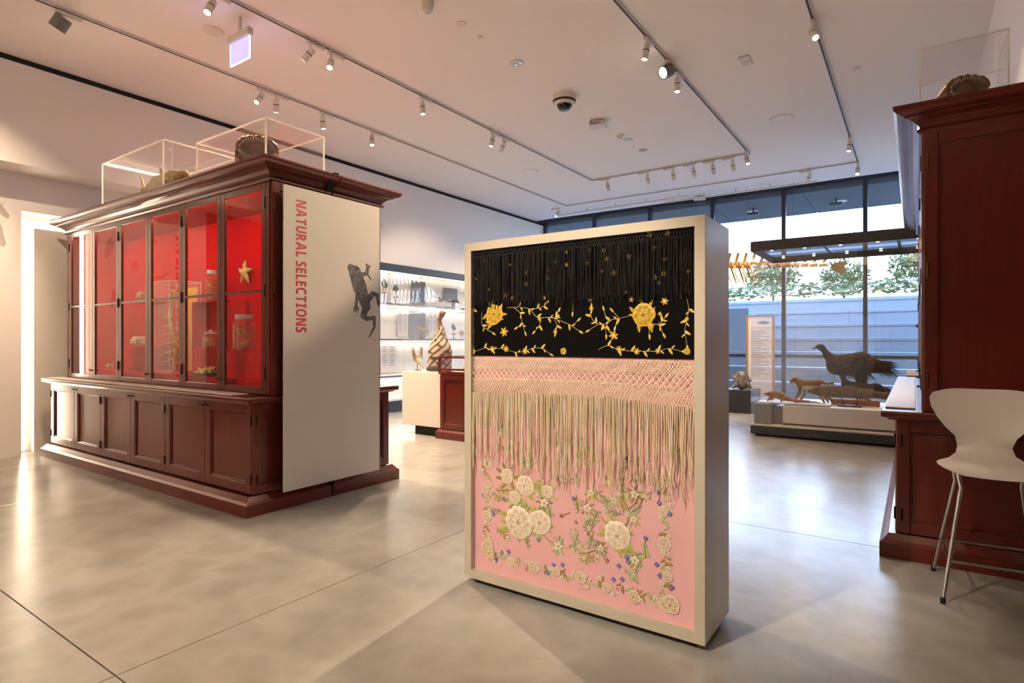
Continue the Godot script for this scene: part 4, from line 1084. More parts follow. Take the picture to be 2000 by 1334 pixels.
func build_title_panel() -> void:
	var p := thing("title_panel", "grey-white upright panel lettered NATURAL SELECTIONS with a frog print", "sign panel", Vector3(-4.28, 0.155, -2.89))
	part(p, "board", one(Vector3(-0.012, 0, -1.05), Vector3(0, 2.545, 0), 0.002), M.panel_gloss)
	var b := Basis(Vector3.DOWN, Vector3.FORWARD, Vector3.RIGHT)
	lettering(p, Transform3D(b, Vector3(0.0006, 2.44, -0.165)), 0.1, 1.13)
	# printed frog: a silhouette of joined limbs with engraved marbling
	var im := Image.create_empty(200, 400, false, Image.FORMAT_RGBA8)
	var nz := FastNoiseLite.new()
	nz.seed = 5; nz.frequency = 0.035; nz.fractal_octaves = 4
	var limbs := [[52, 60, 78, 130, 34, 40], [78, 130, 118, 235, 40, 26], [30, 42, 55, 60, 20, 30], [58, 118, 66, 180, 13, 9], [66, 180, 58, 226, 9, 7], [58, 226, 46, 262, 6, 3], [58, 226, 60, 268, 6, 3], [58, 226, 74, 258, 5, 3], [92, 70, 122, 60, 12, 9], [122, 60, 128, 22, 9, 8], [128, 22, 118, 12, 6, 4], [128, 22, 142, 20, 6, 4], [122, 60, 148, 92, 5, 3], [118, 235, 100, 285, 20, 16], [100, 285, 122, 300, 15, 11], [122, 300, 166, 292, 11, 10], [166, 292, 168, 340, 10, 8], [168, 340, 142, 385, 7, 4], [142, 385, 132, 398, 4, 2], [120, 205, 158, 165, 18, 14], [158, 165, 184, 168, 13, 10], [184, 168, 192, 215, 10, 8], [192, 215, 199, 228, 8, 6]]
	for y in 400:
		for x in 200:
			var best := 99.0
			for l in limbs:
				var a := Vector2(l[0], l[1])
				var ab := Vector2(l[2], l[3]) - a
				var tt := clampf((Vector2(x, y) - a).dot(ab) / maxf(ab.length_squared(), 0.01), 0.0, 1.0)
				best = minf(best, (Vector2(x, y) - a - ab * tt).length() - lerpf(l[4], l[5], tt))
			if best < 0.0:
				var v := 0.24 + 0.5 * absf(nz.get_noise_2d(x * 1.6 + y * 0.5, y * 0.7)) + 0.1 * nz.get_noise_2d(x * 4.0, y * 4.0)
				v = 0.14 if best > -2.0 else v
				im.set_pixel(x, y, Color(v, v * 0.97, v * 0.97, 1))
	var fm := mat("frog_print", Color.WHITE, 0.5)
	fm.albedo_texture = ImageTexture.create_from_image(im)
	fm.transparency = BaseMaterial3D.TRANSPARENCY_ALPHA_SCISSOR
	fm.alpha_scissor_threshold = 0.5
	var q := QuadMesh.new()
	q.size = Vector2(0.41, 0.72)
	var fr := part(p, "frog_print", q, fm)
	fr.transform = Transform3D(Basis(Vector3.FORWARD, Vector3.UP, Vector3.RIGHT), Vector3(0.001, 1.64, -0.842))
	# webbing strap over the cornice
	var s := MB.new()
	for e in [[Vector3(-0.02, 2.735, -0.012), Vector3(0.045, 2.755, 0.0)], [Vector3(0.035, 2.755, -0.006), Vector3(0.168, 2.89, 0.012)], [Vector3(0.168, 2.885, 0.004), Vector3(0.06, 2.897, 0.014)]]:
		var d: Vector3 = e[1] - e[0]
		var bs := Basis.looking_at(d.normalized(), Vector3.BACK)
		s.box((e[0] + e[1]) * 0.5, Vector3(0.006, 0.055, d.length() + 0.004), 0.002, bs)
	solo("webbing_strap", "dark green webbing strap looped over the cornice above the title panel", "strap", s, mat("strap_green", Color(0.05, 0.07, 0.05), 0.8), Vector3(-4.38, 0, -3.38))

func build_acrylic_boxes() -> void:
	var y := 2.888
	var a := thing("acrylic_box", "large clear acrylic box over a mounted fish, far end of showcase top", "acrylic box", Vector3(-6.72, y, -3.12))
	acrylic(a, Vector3(-0.7, 0, -0.37), Vector3(0.7, 0.48, 0.37), 0.012)
	var b := thing("acrylic_box", "clear acrylic box over a gaping toothed fish head, near the title panel", "acrylic box", Vector3(-4.85, y, -3.03))
	acrylic(b, Vector3(-0.54, 0, -0.28), Vector3(0.54, 0.32, 0.28), 0.012)
	var c := thing("acrylic_box", "clear acrylic box on top of the right-hand cabinet", "acrylic box", Vector3(0.245, y, -4.86))
	acrylic(c, Vector3(-0.215, 0, -0.33), Vector3(0.215, 0.37, 0.33), 0.01)
	# shark-like fish
	var f := thing("mounted_fish", "long golden brown mounted fish with upright tail inside the large box", "fish", Vector3(-6.42, y + 0.07, -2.93))
	var bones := [[Vector3(-0.42, 0.06, 0), Vector3(-0.1, 0.09, 0), 0.03, 0.085], [Vector3(-0.1, 0.09, 0), Vector3(0.22, 0.1, 0), 0.085, 0.085], [Vector3(0.22, 0.1, 0), Vector3(0.45, 0.1, 0), 0.08, 0.045], [Vector3(-0.42, 0.06, 0), Vector3(-0.5, 0.26, 0), 0.03, 0.008], [Vector3(-0.42, 0.06, 0), Vector3(-0.46, 0.015, 0), 0.025, 0.01]]
	part(f, "fish_body", body(bones, 0.014, 0.03, mottled(Color(0.34, 0.25, 0.11), Color(0.16, 0.11, 0.04), 18.0, 8), Vector3(1, 1, 0.8)), M.specimen)
	var m := MB.new()
	m.prism(PackedVector2Array([Vector2(-0.06, 0.16), Vector2(0.04, 0.17), Vector2(-0.07, 0.27)]), Transform3D(Basis(), Vector3(0, 0, -0.005)), 0.01)
	m.prism(PackedVector2Array([Vector2(0.12, 0.06), Vector2(0.22, 0.06), Vector2(0.08, 0.0)]), Transform3D(Basis(), Vector3(0, 0, 0.07)), 0.01)
	var st := MB.new()
	for x in [-0.2, 0.2]: st.tube([Vector3(x, -0.07, 0), Vector3(x, 0.06, 0)], 0.006, 0.006, 8)
	part(f, "support", st, M.grey_metal)
	part(f, "fin", m, mat("fin_brown", Color(0.4, 0.32, 0.2), 0.5))
	for s in [-1.0, 1.0]:
		m = MB.new()
		m.lathe([Vector2(0.0, -0.012), Vector2(0.012, 0), Vector2(0.0, 0.012)], Vector3(0.4, 0.13, s * 0.045), 10)
		part(f, "eye", m, M.panel_gloss)
	gaping_fish("bronze spiny fish with wide open toothed mouth inside an acrylic box", Vector3(-4.8, y, -2.98), -0.55, Color(0.16, 0.07, 0.02), 1.15)
	gaping_fish("amber brown dried fish with open mouth on the right-hand cabinet", Vector3(0.24, y, -4.8), -1.2, Color(0.2, 0.075, 0.015), 0.82)

func gaping_fish(label: String, at: Vector3, turn: float, c: Color, k: float) -> void:
	var f := thing("gaping_fish", label, "fish", at, turn)
	f.scale = Vector3.ONE * k
	var bones := [[Vector3(-0.3, 0.06, 0), Vector3(-0.12, 0.12, 0), 0.03, 0.1], [Vector3(-0.12, 0.12, 0), Vector3(0.0, 0.13, 0), 0.1, 0.125]]
	for i in 9:
		var a := PI * i / 8.0
		var z := cos(a) * 0.13
		bones.append([Vector3(0.0, 0.13 + 0.05 * sin(a), z * 0.8), Vector3(0.13, 0.165 + 0.075 * sin(a), z), 0.05, 0.02])
		bones.append([Vector3(0.0, 0.1, z * 0.8), Vector3(0.14, 0.105 - 0.075 * sin(a), z), 0.05, 0.022])
	for s in [-1.0, 1.0]: bones.append([Vector3(-0.1, 0.1, s * 0.08), Vector3(-0.2, 0.03, s * 0.16), 0.025, 0.012])
	bones.append([Vector3(-0.3, 0.06, 0), Vector3(-0.4, 0.1, 0), 0.025, 0.01])
	part(f, "fish_body", body(bones, 0.013, 0.025, mottled(c, c.darkened(0.6), 22.0, 12), Vector3.ONE, 0.004), M.specimen)
	var m := MB.new()
	m.lathe([Vector2(0.0, -0.03), Vector2(0.08, -0.01), Vector2(0.1, 0.02)], Vector3(0.05, 0.135, 0), 16, Basis(Vector3.UP, Vector3.RIGHT, Vector3.BACK))
	part(f, "mouth", m, M.black)
	m = MB.new()
	for i in 22:
		var a := PI * (i + 0.5) / 22.0
		m.tube([Vector3(0.14, 0.165 + 0.07 * sin(a), cos(a) * 0.13), Vector3(0.152, 0.143 + 0.055 * sin(a), cos(a) * 0.12)], 0.004, 0.0005, 5)
		m.tube([Vector3(0.15, 0.115 - 0.06 * sin(a), cos(a) * 0.13), Vector3(0.158, 0.14 - 0.05 * sin(a), cos(a) * 0.12)], 0.004, 0.0005, 5)
	part(f, "teeth", m, M.label_card)

# ---- framed shawls -------------------------------------------------------
const SHAWL_AT := Vector3(-1.47, 0, -2.685)

func build_shawl_case() -> void:
	var t := thing("shawl_case", "freestanding display case with a pale metal frame around two shawls", "display case", SHAWL_AT)
	var x := 0.695
	part(t, "plinth", one(Vector3(-x + 0.05, 0, -0.35), Vector3(x - 0.05, 0.032, 0.0)), M.black)
	# hollow body: sides, top, bottom, back
	part(t, "side", one(Vector3(-x, 0.03, -0.375), Vector3(-x + 0.012, 1.972, 0.02), 0.002), M.case_side)
	part(t, "side", one(Vector3(x - 0.012, 0.03, -0.375), Vector3(x, 1.972, 0.02), 0.002), M.case_side)
	part(t, "top", one(Vector3(-x + 0.012, 1.96, -0.375), Vector3(x - 0.012, 1.972, 0.02)), M.case_side)
	part(t, "bottom", one(Vector3(-x + 0.012, 0.03, -0.375), Vector3(x - 0.012, 0.042, 0.02)), M.case_side)
	part(t, "back", one(Vector3(-x + 0.012, 0.042, -0.375), Vector3(x - 0.012, 1.96, -0.363)), M.case_side)
	part(t, "backing_board", one(Vector3(-x + 0.012, 0.042, -0.03), Vector3(x - 0.012, 1.96, -0.012)), mat("backing_black", Color(0.05, 0.045, 0.045), 0.8))
	# mitred front frame
	var w := 0.048
	var o := [Vector2(-x, 0.03), Vector2(x, 0.03), Vector2(x, 1.972), Vector2(-x, 1.972)]
	var inn := [Vector2(-x + w, 0.03 + w), Vector2(x - w, 0.03 + w), Vector2(x - w, 1.972 - w), Vector2(-x + w, 1.972 - w)]
	for k in 4:
		var m := MB.new()
		var p := PackedVector2Array([o[k], o[(k + 1) % 4], inn[(k + 1) % 4], inn[k]])
		m.prism(p, Transform3D(Basis(), Vector3(0, 0, 0.02)), 0.015)
		var n := PackedVector2Array([inn[k], inn[(k + 1) % 4], inn[(k + 1) % 4] + (inn[(k + 1) % 4] - o[(k + 1) % 4]) * -0.1, inn[k] + (inn[k] - o[k]) * -0.1])
		m.prism(n, Transform3D(Basis(), Vector3(0, 0, -0.012)), 0.034)
		part(t, "frame_bar", m, M.frame_silver)

func petal(m: MB, at: Vector2, ang: float, ln: float, wd: float, z: float, inner: Color, outer: Color, tip := 0.0) -> void:
	# a stitched petal or leaf: low dome with a pale or dark edge
	var d := Vector2.from_angle(ang)
	var s := d.orthogonal()
	var ring: Array[Vector3] = []
	for k in 10:
		var a := TAU * k / 10.0
		var u := 0.5 - 0.5 * cos(a)
		var v := sin(a) * 0.5 * wd * (1.0 - tip * u)
		var q := at + d * (u * ln) + s * v
		ring.append(Vector3(q.x, q.y, z))
	var c := at + d * ln * 0.45
	var mid := Vector3(c.x, c.y, z + minf(wd, ln) * 0.16 + 0.0012)
	for k in 10:
		var a := ring[k]
		var b := ring[(k + 1) % 10]
		m.col = outer
		var nn := Vector3(0, 0, 1)
		m.p3(mid, a, b, nn, (nn + (a - mid) * 12.0).normalized(), (nn + (b - mid) * 12.0).normalized())
		m.last_tri(inner, outer)

func rose(r: float, layers: int, inner: Color, outer: Color, seed_: int) -> MB:
	var m := MB.new()
	var g := RandomNumberGenerator.new()
	g.seed = seed_
	for l in layers:
		var rr := r * (1.0 - float(l) / layers)
		var n := maxi(4, int(7.0 * rr / r) + 3)
		for k in n:
			var a := TAU * k / n + l * 0.6 + g.randf_range(-0.12, 0.12)
			var c := Vector2.from_angle(a) * rr * 0.35
			var f := g.randf_range(0.88, 1.08)
			petal(m, c, a, rr * 0.66 * f, rr * 0.85 * f, 0.0015 + l * 0.0022, inner.lerp(outer, g.randf() * 0.3), outer)
	for k in 6: petal(m, Vector2.ZERO, TAU * k / 6.0, r * 0.12, r * 0.1, 0.002 + layers * 0.0022, inner.darkened(0.25), inner)
	return m

func bloom(r: float, n: int, c: Color, eye: Color, pointed := 0.0) -> MB:
	var m := MB.new()
	for k in n: petal(m, Vector2.from_angle(TAU * k / n) * r * 0.12, TAU * k / n + 0.2, r * 0.88, r * (1.9 / n + 0.25), 0.001 + (k % 2) * 0.0008, c.darkened(0.25), c, pointed)
	for k in 5: petal(m, Vector2.ZERO, TAU * k / 5.0, r * 0.28, r * 0.24, 0.003, eye, eye.lightened(0.2))
	return m

func leaves(spots: Array, inner: Color, outer: Color) -> MB:
	# [position, angle, length]
	var m := MB.new()
	for s in spots: petal(m, s[0], s[1], s[2], s[2] * 0.5, 0.001, inner, outer, 0.55)
	return m

func vine(pts: Array, r: float, c: Color) -> MB:
	var m := MB.new()
	m.col = c
	var cv := Curve2D.new()
	for k in pts.size():
		var t: Vector2 = (pts[mini(k + 1, pts.size() - 1)] - pts[maxi(k - 1, 0)]) / 6.0
		cv.add_point(pts[k], -t, t)
	var path: Array[Vector3] = []
	for q in cv.tessellate(3, 6.0): path.append(Vector3(q.x, q.y, 0.0015))
	m.tube(path, r, r, 5)
	return m

func stitch(t: Node3D, called: String, m: MB, at: Vector2, z: float) -> void:
	part(t, called, m, M.thread, Vector3(at.x, at.y, z))

func cloth(x0: float, x1: float, y0: float, y1: float, z: float, sag: float, seed_: int) -> MB:
	var nz := FastNoiseLite.new()
	nz.seed = seed_; nz.frequency = 7.0
	var m := MB.new()
	var rows: Array = []
	for j in 25:
		var line := PackedVector3Array()
		for i in 61:
			var x := lerpf(x0, x1, i / 60.0)
			var y := lerpf(y0, y1, j / 24.0)
			line.append(Vector3(x, y, z + sag * nz.get_noise_2d(x * 3.0, y * 0.4)))
		rows.append(line)
	m.grid(rows, false, Vector3.BACK)
	# thickness: hems folded back
	m.span(Vector3(x0, y0, z - 0.006), Vector3(x1, y0 + 0.004, z - 0.001))
	m.span(Vector3(x0, y1 - 0.004, z - 0.006), Vector3(x1, y1, z - 0.001))
	return m

func build_pink_shawl() -> void:
	var t := thing("pink_shawl", "pink silk shawl embroidered with cream roses under a knotted cream fringe", "shawl", SHAWL_AT)
	var k := 0.0
	part(t, "silk", cloth(-0.665, 0.665, 0.06, 1.345, 0.0, 0.0015, 3), M.pink_silk)
	var z := 0.0015
	var cream := Color(0.82, 0.72, 0.5)
	var pale := Color(0.9, 0.82, 0.64)
	var tan := Color(0.44, 0.21, 0.07)
	var green := Color(0.3, 0.36, 0.07)
	var olive := Color(0.55, 0.55, 0.14)
	var sea := Color(0.36, 0.5, 0.3)
	var blue := Color(0.08, 0.13, 0.5)
	var brown := Color(0.3, 0.15, 0.04)
	for i in PINK_STEMS.size(): stitch(t, "embroidered_stem", vine(PINK_STEMS[i], 0.0018, brown.lerp(green, 0.4)), Vector2.ZERO, z)
	for i in PINK_ROSES.size():
		var r: Vector3 = PINK_ROSES[i]
		var sp: Array = []
		for j in 12:
			var a := TAU * j / 12.0 + i + 0.3 * sin(j * 5.0)
			sp.append([Vector2.from_angle(a) * r.z * 0.8, a + 0.7 * sin(j * 3.0), r.z * (0.6 + 0.28 * sin(j * 2.3))])
		stitch(t, "embroidered_leaves", leaves(sp, green, olive), Vector2(r.x, r.y), z)
		stitch(t, "embroidered_rose", rose(r.z, 5, tan.lerp(cream, 0.35), Color(0.98, 0.93, 0.78), i + 1), Vector2(r.x, r.y), z + 0.001)
	for i in PINK_FLOWERS.size():
		var r: Vector3 = PINK_FLOWERS[i]
		var sp: Array = []
		for j in 7:
			var a := TAU * j / 7.0 + i * 1.3
			sp.append([Vector2.from_angle(a) * r.z * 0.8, a + 0.5 * sin(i + j), r.z * 0.9 + 0.01])
		stitch(t, "embroidered_leaves", leaves(sp, sea if i % 2 else green, olive if i % 3 else brown), Vector2(r.x, r.y), z)
		stitch(t, "embroidered_flower", rose(r.z, 4, tan.lerp(cream, 0.4), pale, i + 20) if r.z > 0.03 else bloom(r.z, 5, pale, tan), Vector2(r.x, r.y), z + 0.001)
	for r in PINK_BUDS: stitch(t, "embroidered_bud", bloom(r.z, 5, Color(0.45, 0.2, 0.09), tan), Vector2(r.x, r.y), z)
	for r in PINK_BLUE: stitch(t, "embroidered_blue_flower", bloom(0.013, 4, blue, Color(0.75, 0.75, 0.7)), r, z + 0.0015)
	# loose leaf sprays between the bouquets
	var g := RandomNumberGenerator.new()
	g.seed = 31
	for q in [Vector2(0.09, 0.45), Vector2(0.11, 0.38), Vector2(0.03, 0.56), Vector2(0.35, 0.58), Vector2(0.28, 0.6), Vector2(0.1, 0.29), Vector2(0.36, 0.3), Vector2(0.35, 0.36), Vector2(-0.2, 0.62), Vector2(-0.44, 0.56), Vector2(-0.3, 0.5), Vector2(-0.08, 0.33), Vector2(-0.5, 0.44), Vector2(0.33, 0.25), Vector2(0.02, 0.36), Vector2(0.21, 0.6), Vector2(0.13, 0.5), Vector2(0.16, 0.34), Vector2(0.3, 0.46), Vector2(0.29, 0.37), Vector2(0.24, 0.55), Vector2(0.17, 0.62), Vector2(-0.14, 0.5), Vector2(-0.16, 0.4), Vector2(-0.45, 0.32), Vector2(-0.28, 0.31), Vector2(-0.48, 0.52), Vector2(0.27, 0.68), Vector2(0.4, 0.4)]:
		var sp: Array = []
		var a0 := g.randf() * TAU
		for j in 7: sp.append([Vector2.from_angle(a0) * (j * 0.011 - 0.035), a0 + (0.8 if j % 2 else -0.8) + g.randf_range(-0.3, 0.3), g.randf_range(0.022, 0.036)])
		stitch(t, "embroidered_stem", vine([q - Vector2.from_angle(a0) * 0.045, q + Vector2.from_angle(a0) * 0.045], 0.0014, brown), Vector2.ZERO, z)
		if g.randf() < 0.6: stitch(t, "embroidered_flower", bloom(0.015, 5, pale, tan), q + Vector2.from_angle(a0) * 0.048, z + 0.001)
		stitch(t, "embroidered_leaves", leaves(sp, [green, brown, sea][g.randi() % 3], [olive, olive, sea][g.randi() % 3]), q, z)
	# border of flowers and curling stems down both sides and along the hem
	var runs := [[PINK_BORDER[0], PINK_BORDER[1]], [PINK_BORDER[2], PINK_BORDER[3]], [PINK_BORDER[4], PINK_BORDER[5]]]
	for run in runs:
		var a: Vector2 = run[0]
		var b: Vector2 = run[1]
		var d := (b - a).normalized()
		var n := int((b - a).length() / 0.036)
		for i in n + 1:
			var q := a.lerp(b, float(i) / n) + d.orthogonal() * 0.012 * sin(i * 1.9)
			if i % 4 == 0:
				stitch(t, "embroidered_flower", rose(0.026 if i % 8 else 0.033, 3, tan, pale, i + 60), q, z + 0.001)
			else:
				var sp: Array = []
				for j in 7:
					var ang := d.angle() + (0.9 if j % 2 else -0.9) + g.randf_range(-0.5, 0.5)
					sp.append([d * g.randf_range(-0.022, 0.022) + d.orthogonal() * g.randf_range(-0.012, 0.012), ang, g.randf_range(0.016, 0.028)])
				stitch(t, "embroidered_leaves", leaves(sp, [brown, green, sea][i % 3], [olive, pale, brown][(i + 1) % 3]), q, z)
				if i % 2: stitch(t, "embroidered_flower", bloom(0.014, 5, pale, tan), q + d.orthogonal() * 0.022 * (1 if i % 4 == 1 else -1), z + 0.0015)
	for e in [PINK_BORDER[1], PINK_BORDER[5]]: stitch(t, "embroidered_rose", rose(0.045, 4, tan, pale, 99), e, z + 0.002)
	# knotted net heading the fringe: rows of mesh, coarse in the middle
	var m := MB.new()
	var rows := [0.0, 0.06, 0.12, 0.18, 0.22, 0.26, 0.3, 0.4, 0.5, 0.58, 0.63, 0.68, 0.73, 0.79, 0.86, 0.93, 1.0]
	var low := func(u: float) -> float: return 1.104 + 0.014 * sin(u * 2.6) - 0.03 * maxf(0.0, u - 0.62) / 0.38 - 0.008 * (1.0 - u)
	var node := func(r: int, i: float, n: int) -> Vector3:
		var u := clampf(i / n, 0.0, 1.0)
		var top := lerpf(1.303, 1.309, u)
		var sk: float = 0.02 * sin(u * 5.0 + rows[r] * 3.0) * rows[r]
		return Vector3(lerpf(-0.66, 0.66, u) + sk * 0.3, lerpf(top, low.call(u), rows[r]) - absf(sk) * 0.15, 0.015 + 0.002 * sin(i * 0.7 + r))
	for r in rows.size() - 1:
		var coarse: bool = rows[r] >= 0.3 and rows[r] < 0.55
		var n := 40 if coarse else 80
		m.col = Color(0.92, 0.82, 0.58).lerp(Color(0.98, 0.9, 0.7), float((r * 7) % 5) / 5.0)
		for i in n:
			var sh := 0.5 if r % 2 else 0.0
			var a: Vector3 = node.call(r, i + sh, n)
			for e in [-0.5, 0.5]:
				var b: Vector3 = node.call(r + 1, i + sh + e, n)
				m.tube([a, b], 0.0028 if coarse else 0.0019, 0.0028 if coarse else 0.0019, 4, false)
			m.box(a, Vector3(0.007, 0.007, 0.006), 0.002)
	var net := part(t, "knotted_net", m, M.cord)
	net.set_meta("kind", "stuff")
	# hanging fringe: plied strands that fray toward their ends
	m = MB.new()
	var n := 124
	var tints := [Color(1.0, 0.85, 0.6), Color(1.0, 0.92, 0.74), Color(1.0, 0.86, 0.66), Color(0.98, 0.78, 0.6), Color(1.0, 0.88, 0.54)]
	for i in n:
		var u := (i + 0.5) / n
		var x := lerpf(-0.655, 0.655, u) + g.randf_range(-0.002, 0.002)
		var y0: float = low.call(u) + 0.01
		var y1 := 0.705 + 0.02 * sin(u * 9.0) - 0.03 * maxf(0.0, u - 0.85) / 0.15 + g.randf_range(-0.035, 0.03)
		m.col = tints[g.randi() % 5] * g.randf_range(0.8, 1.1)
		var drift := g.randf_range(-0.012, 0.012)
		for s in 2:
			var path: Array[Vector3] = []
			var radii: Array[float] = []
			var ph := g.randf() * TAU
			var yb := y1 + g.randf_range(-0.05, 0.06)
			for q in 9:
				var w := q / 8.0
				var fray := maxf(0.0, w - 0.5) * 0.012
				path.append(Vector3(x + drift * w + sin(ph + w * 14.0) * (0.0012 + fray), lerpf(y0, yb, w), 0.021 + 0.004 * s + cos(ph + w * 12.0) * (0.0015 + fray * 0.5)))
				radii.append(lerpf(0.0034, 0.0016, w))
			m.tube(path, 0, 0, 4, false, radii)
	var fr := part(t, "fringe", m, M.cord)
	fr.set_meta("kind", "stuff")
	# embroidery glimpsed behind the fringe
	for i in 26:
		var q := Vector2(g.randf_range(-0.6, 0.6), g.randf_range(0.78, 1.06))
		if i % 4 == 0: stitch(t, "embroidered_blue_flower", bloom(0.013, 4, blue, blue), q, z)
		else:
			var sp: Array = []
			for j in 8: sp.append([Vector2(g.randf_range(-0.045, 0.045), g.randf_range(-0.045, 0.045)), g.randf() * TAU, g.randf_range(0.025, 0.04)])
			stitch(t, "embroidered_leaves", leaves(sp, green, olive), q, z)

func build_black_shawl() -> void:
	var t := thing("black_shawl", "black silk shawl with golden yellow embroidered roses and a black fringe", "shawl", SHAWL_AT)
	part(t, "silk", cloth(-0.672, 0.672, 1.318, 1.93, 0.007, 0.001, 9), M.black_silk)
	var z := 0.0085
	var gold := Color(0.72, 0.45, 0.03)
	var deep := Color(0.42, 0.24, 0.01)
	var pale := Color(0.85, 0.62, 0.12)
	var g := RandomNumberGenerator.new()
	g.seed = 77
	for v in BLACK_VINES:
		stitch(t, "embroidered_vine", vine(v, 0.0012, pale.lerp(Color(0.6, 0.55, 0.4), 0.4)), Vector2.ZERO, z)
		var sp: Array = []
		for i in v.size():
			var d: Vector2 = v[mini(i + 1, v.size() - 1)] - v[maxi(i - 1, 0)]
			if i == v.size() - 1: sp.append([v[i], d.angle(), 0.028])
			elif i > 0:
				sp.append([v[i], d.angle() + (1.0 if i % 2 else -1.0), 0.034])
				sp.append([v[i] + d * 0.12, d.angle() + (-0.8 if i % 2 else 0.8), 0.022])
		if sp.size(): stitch(t, "embroidered_leaves", leaves(sp, gold, pale), Vector2.ZERO, z)
	for i in BLACK_ROSES.size():
		var r: Vector3 = BLACK_ROSES[i]
		if i < 2:
			var sp: Array = []
			for j in 8:
				var a := TAU * j / 8.0 + i + 0.35 * sin(j * 4.0)
				sp.append([Vector2.from_angle(a) * r.z * 0.8, a + 0.8 * sin(j * 2.0), r.z * (0.7 + 0.25 * sin(j * 3.3))])
			stitch(t, "embroidered_leaves", leaves(sp, deep, gold), Vector2(r.x, r.y), z)
		stitch(t, "embroidered_rose", rose(r.z, 5 if i < 2 else 3, deep.darkened(0.5), Color(0.85, 0.56, 0.04), i + 5), Vector2(r.x, r.y), z + 0.001)
	for r in BLACK_STARS: stitch(t, "embroidered_star", bloom(r.z, 6, gold, pale, 0.5), Vector2(r.x, r.y), z)
	for q in BLACK_UNDER: stitch(t, "embroidered_star", bloom(g.randf_range(0.008, 0.016), 5, deep.lerp(gold, 0.4), deep, 0.3), q, z)
	# fringe: looped heading and fine black strands
	var m := MB.new()
	var black := Color(0.012, 0.011, 0.011)
	for i in 86:
		var x := lerpf(-0.645, 0.645, i / 85.0)
		m.col = black * g.randf_range(0.8, 2.0)
		for s in [-1.0, 1.0]:
			m.tube([Vector3(x, 1.918, 0.02), Vector3(x + s * 0.0075, 1.9, 0.021), Vector3(x + s * 0.015, 1.882, 0.02)], 0.002, 0.002, 4, false)
	var head := part(t, "knotted_heading", m, M.cord)
	head.set_meta("kind", "stuff")
	m = MB.new()
	for i in 128:
		if g.randf() < 0.1: continue
		var x := lerpf(-0.648, 0.648, i / 127.0) + g.randf_range(-0.002, 0.002)
		var y1 := 1.6 + g.randf_range(-0.015, 0.03)
		for s in 2:
			m.col = black * g.randf_range(0.7, 2.6)
			var path: Array[Vector3] = []
			var ph := g.randf() * TAU
			for q in 7:
				var w := q / 6.0
				path.append(Vector3(x + sin(ph + w * 9.0) * 0.0016, lerpf(1.886, y1, w), 0.016 + 0.004 * s + cos(ph + w * 8.0) * 0.0012))
			m.tube(path, 0.0021, 0.0016, 4, false)
	var fr := part(t, "fringe", m, M.cord)
	fr.set_meta("kind", "stuff")

# ---- bird wall -----------------------------------------------------------
func bird_mesh(L: float, back: Color, belly: Color, head: Color, up: float) -> Array:
	# [body mesh, beak mesh, leg mesh, leg drop]; faces +x, standing at the origin
	var h := L * 0.33
	var tail := Vector3(-L * 0.55, h - L * 0.12 * (1.0 - up), 0)
	var bones := [[Vector3(-L * 0.12, h, 0), Vector3(L * 0.12, h + L * 0.1 * up, 0), L * 0.12, L * 0.115], [Vector3(L * 0.12, h + L * 0.1 * up, 0), Vector3(L * 0.22, h + L * 0.24 * up, 0), L * 0.1, L * 0.065], [Vector3(L * 0.22, h + L * 0.25 * up, 0), Vector3(L * 0.26, h + L * 0.26 * up, 0), L * 0.07, L * 0.06], [Vector3(-L * 0.12, h, 0), tail, L * 0.1, L * 0.035]]
	for s in [-1.0, 1.0]: bones.append([Vector3(L * 0.05, h + L * 0.04, s * L * 0.09), Vector3(-L * 0.3, h - L * 0.03, s * L * 0.06), L * 0.06, L * 0.02])
	var tint := func(p: Vector3, _n: Vector3) -> Color:
		if p.x > L * 0.16: return head
		var c := back if p.y > h - L * 0.04 else belly
		return c * (0.85 + 0.3 * absf(sin(p.x * 90.0 + p.z * 60.0)))
	var b := body(bones, L * 0.045, L * 0.06, tint)
	var k := MB.new()
	k.tube([Vector3(L * 0.31, h + L * 0.26 * up, 0), Vector3(L * 0.39, h + L * 0.245 * up, 0)], L * 0.02, L * 0.003, 6)
	var l := MB.new()
	for s in [-1.0, 1.0]:
		l.tube([Vector3(0, h - L * 0.08, s * L * 0.05), Vector3(L * 0.02, 0.0, s * L * 0.05)], L * 0.014, L * 0.01, 5)
		l.tube([Vector3(-L * 0.02, 0.004, s * L * 0.05), Vector3(L * 0.08, 0.004, s * L * 0.05)], L * 0.01, L * 0.006, 5)
	return [b, k.mesh(), l.mesh()]

func bird(kind: Array, label: String, at: Vector3, turn: float, perch: float, group := "") -> void:
	var t := thing("mounted_bird", label, "bird", at, turn, group)
	part(t, "plumage", kind[0], M.feathers, Vector3(0, perch, 0))
	part(t, "beak", kind[1], M.dark_iron, Vector3(0, perch, 0))
	part(t, "legs", kind[2], M.perch_wood, Vector3(0, perch, 0))
	if perch > 0.02:
		var m := MB.new()
		m.tube([Vector3(0, 0.015, 0), Vector3(0, perch - 0.008, 0)], 0.012, 0.009, 10)
		m.tube([Vector3(0, perch - 0.01, -0.06), Vector3(0, perch - 0.01, 0.06)], 0.01, 0.01, 10)
		m.box(Vector3(0, 0.0075, 0), Vector3(0.12, 0.015, 0.09), 0.003)
		part(t, "perch", m, M.perch_wood)

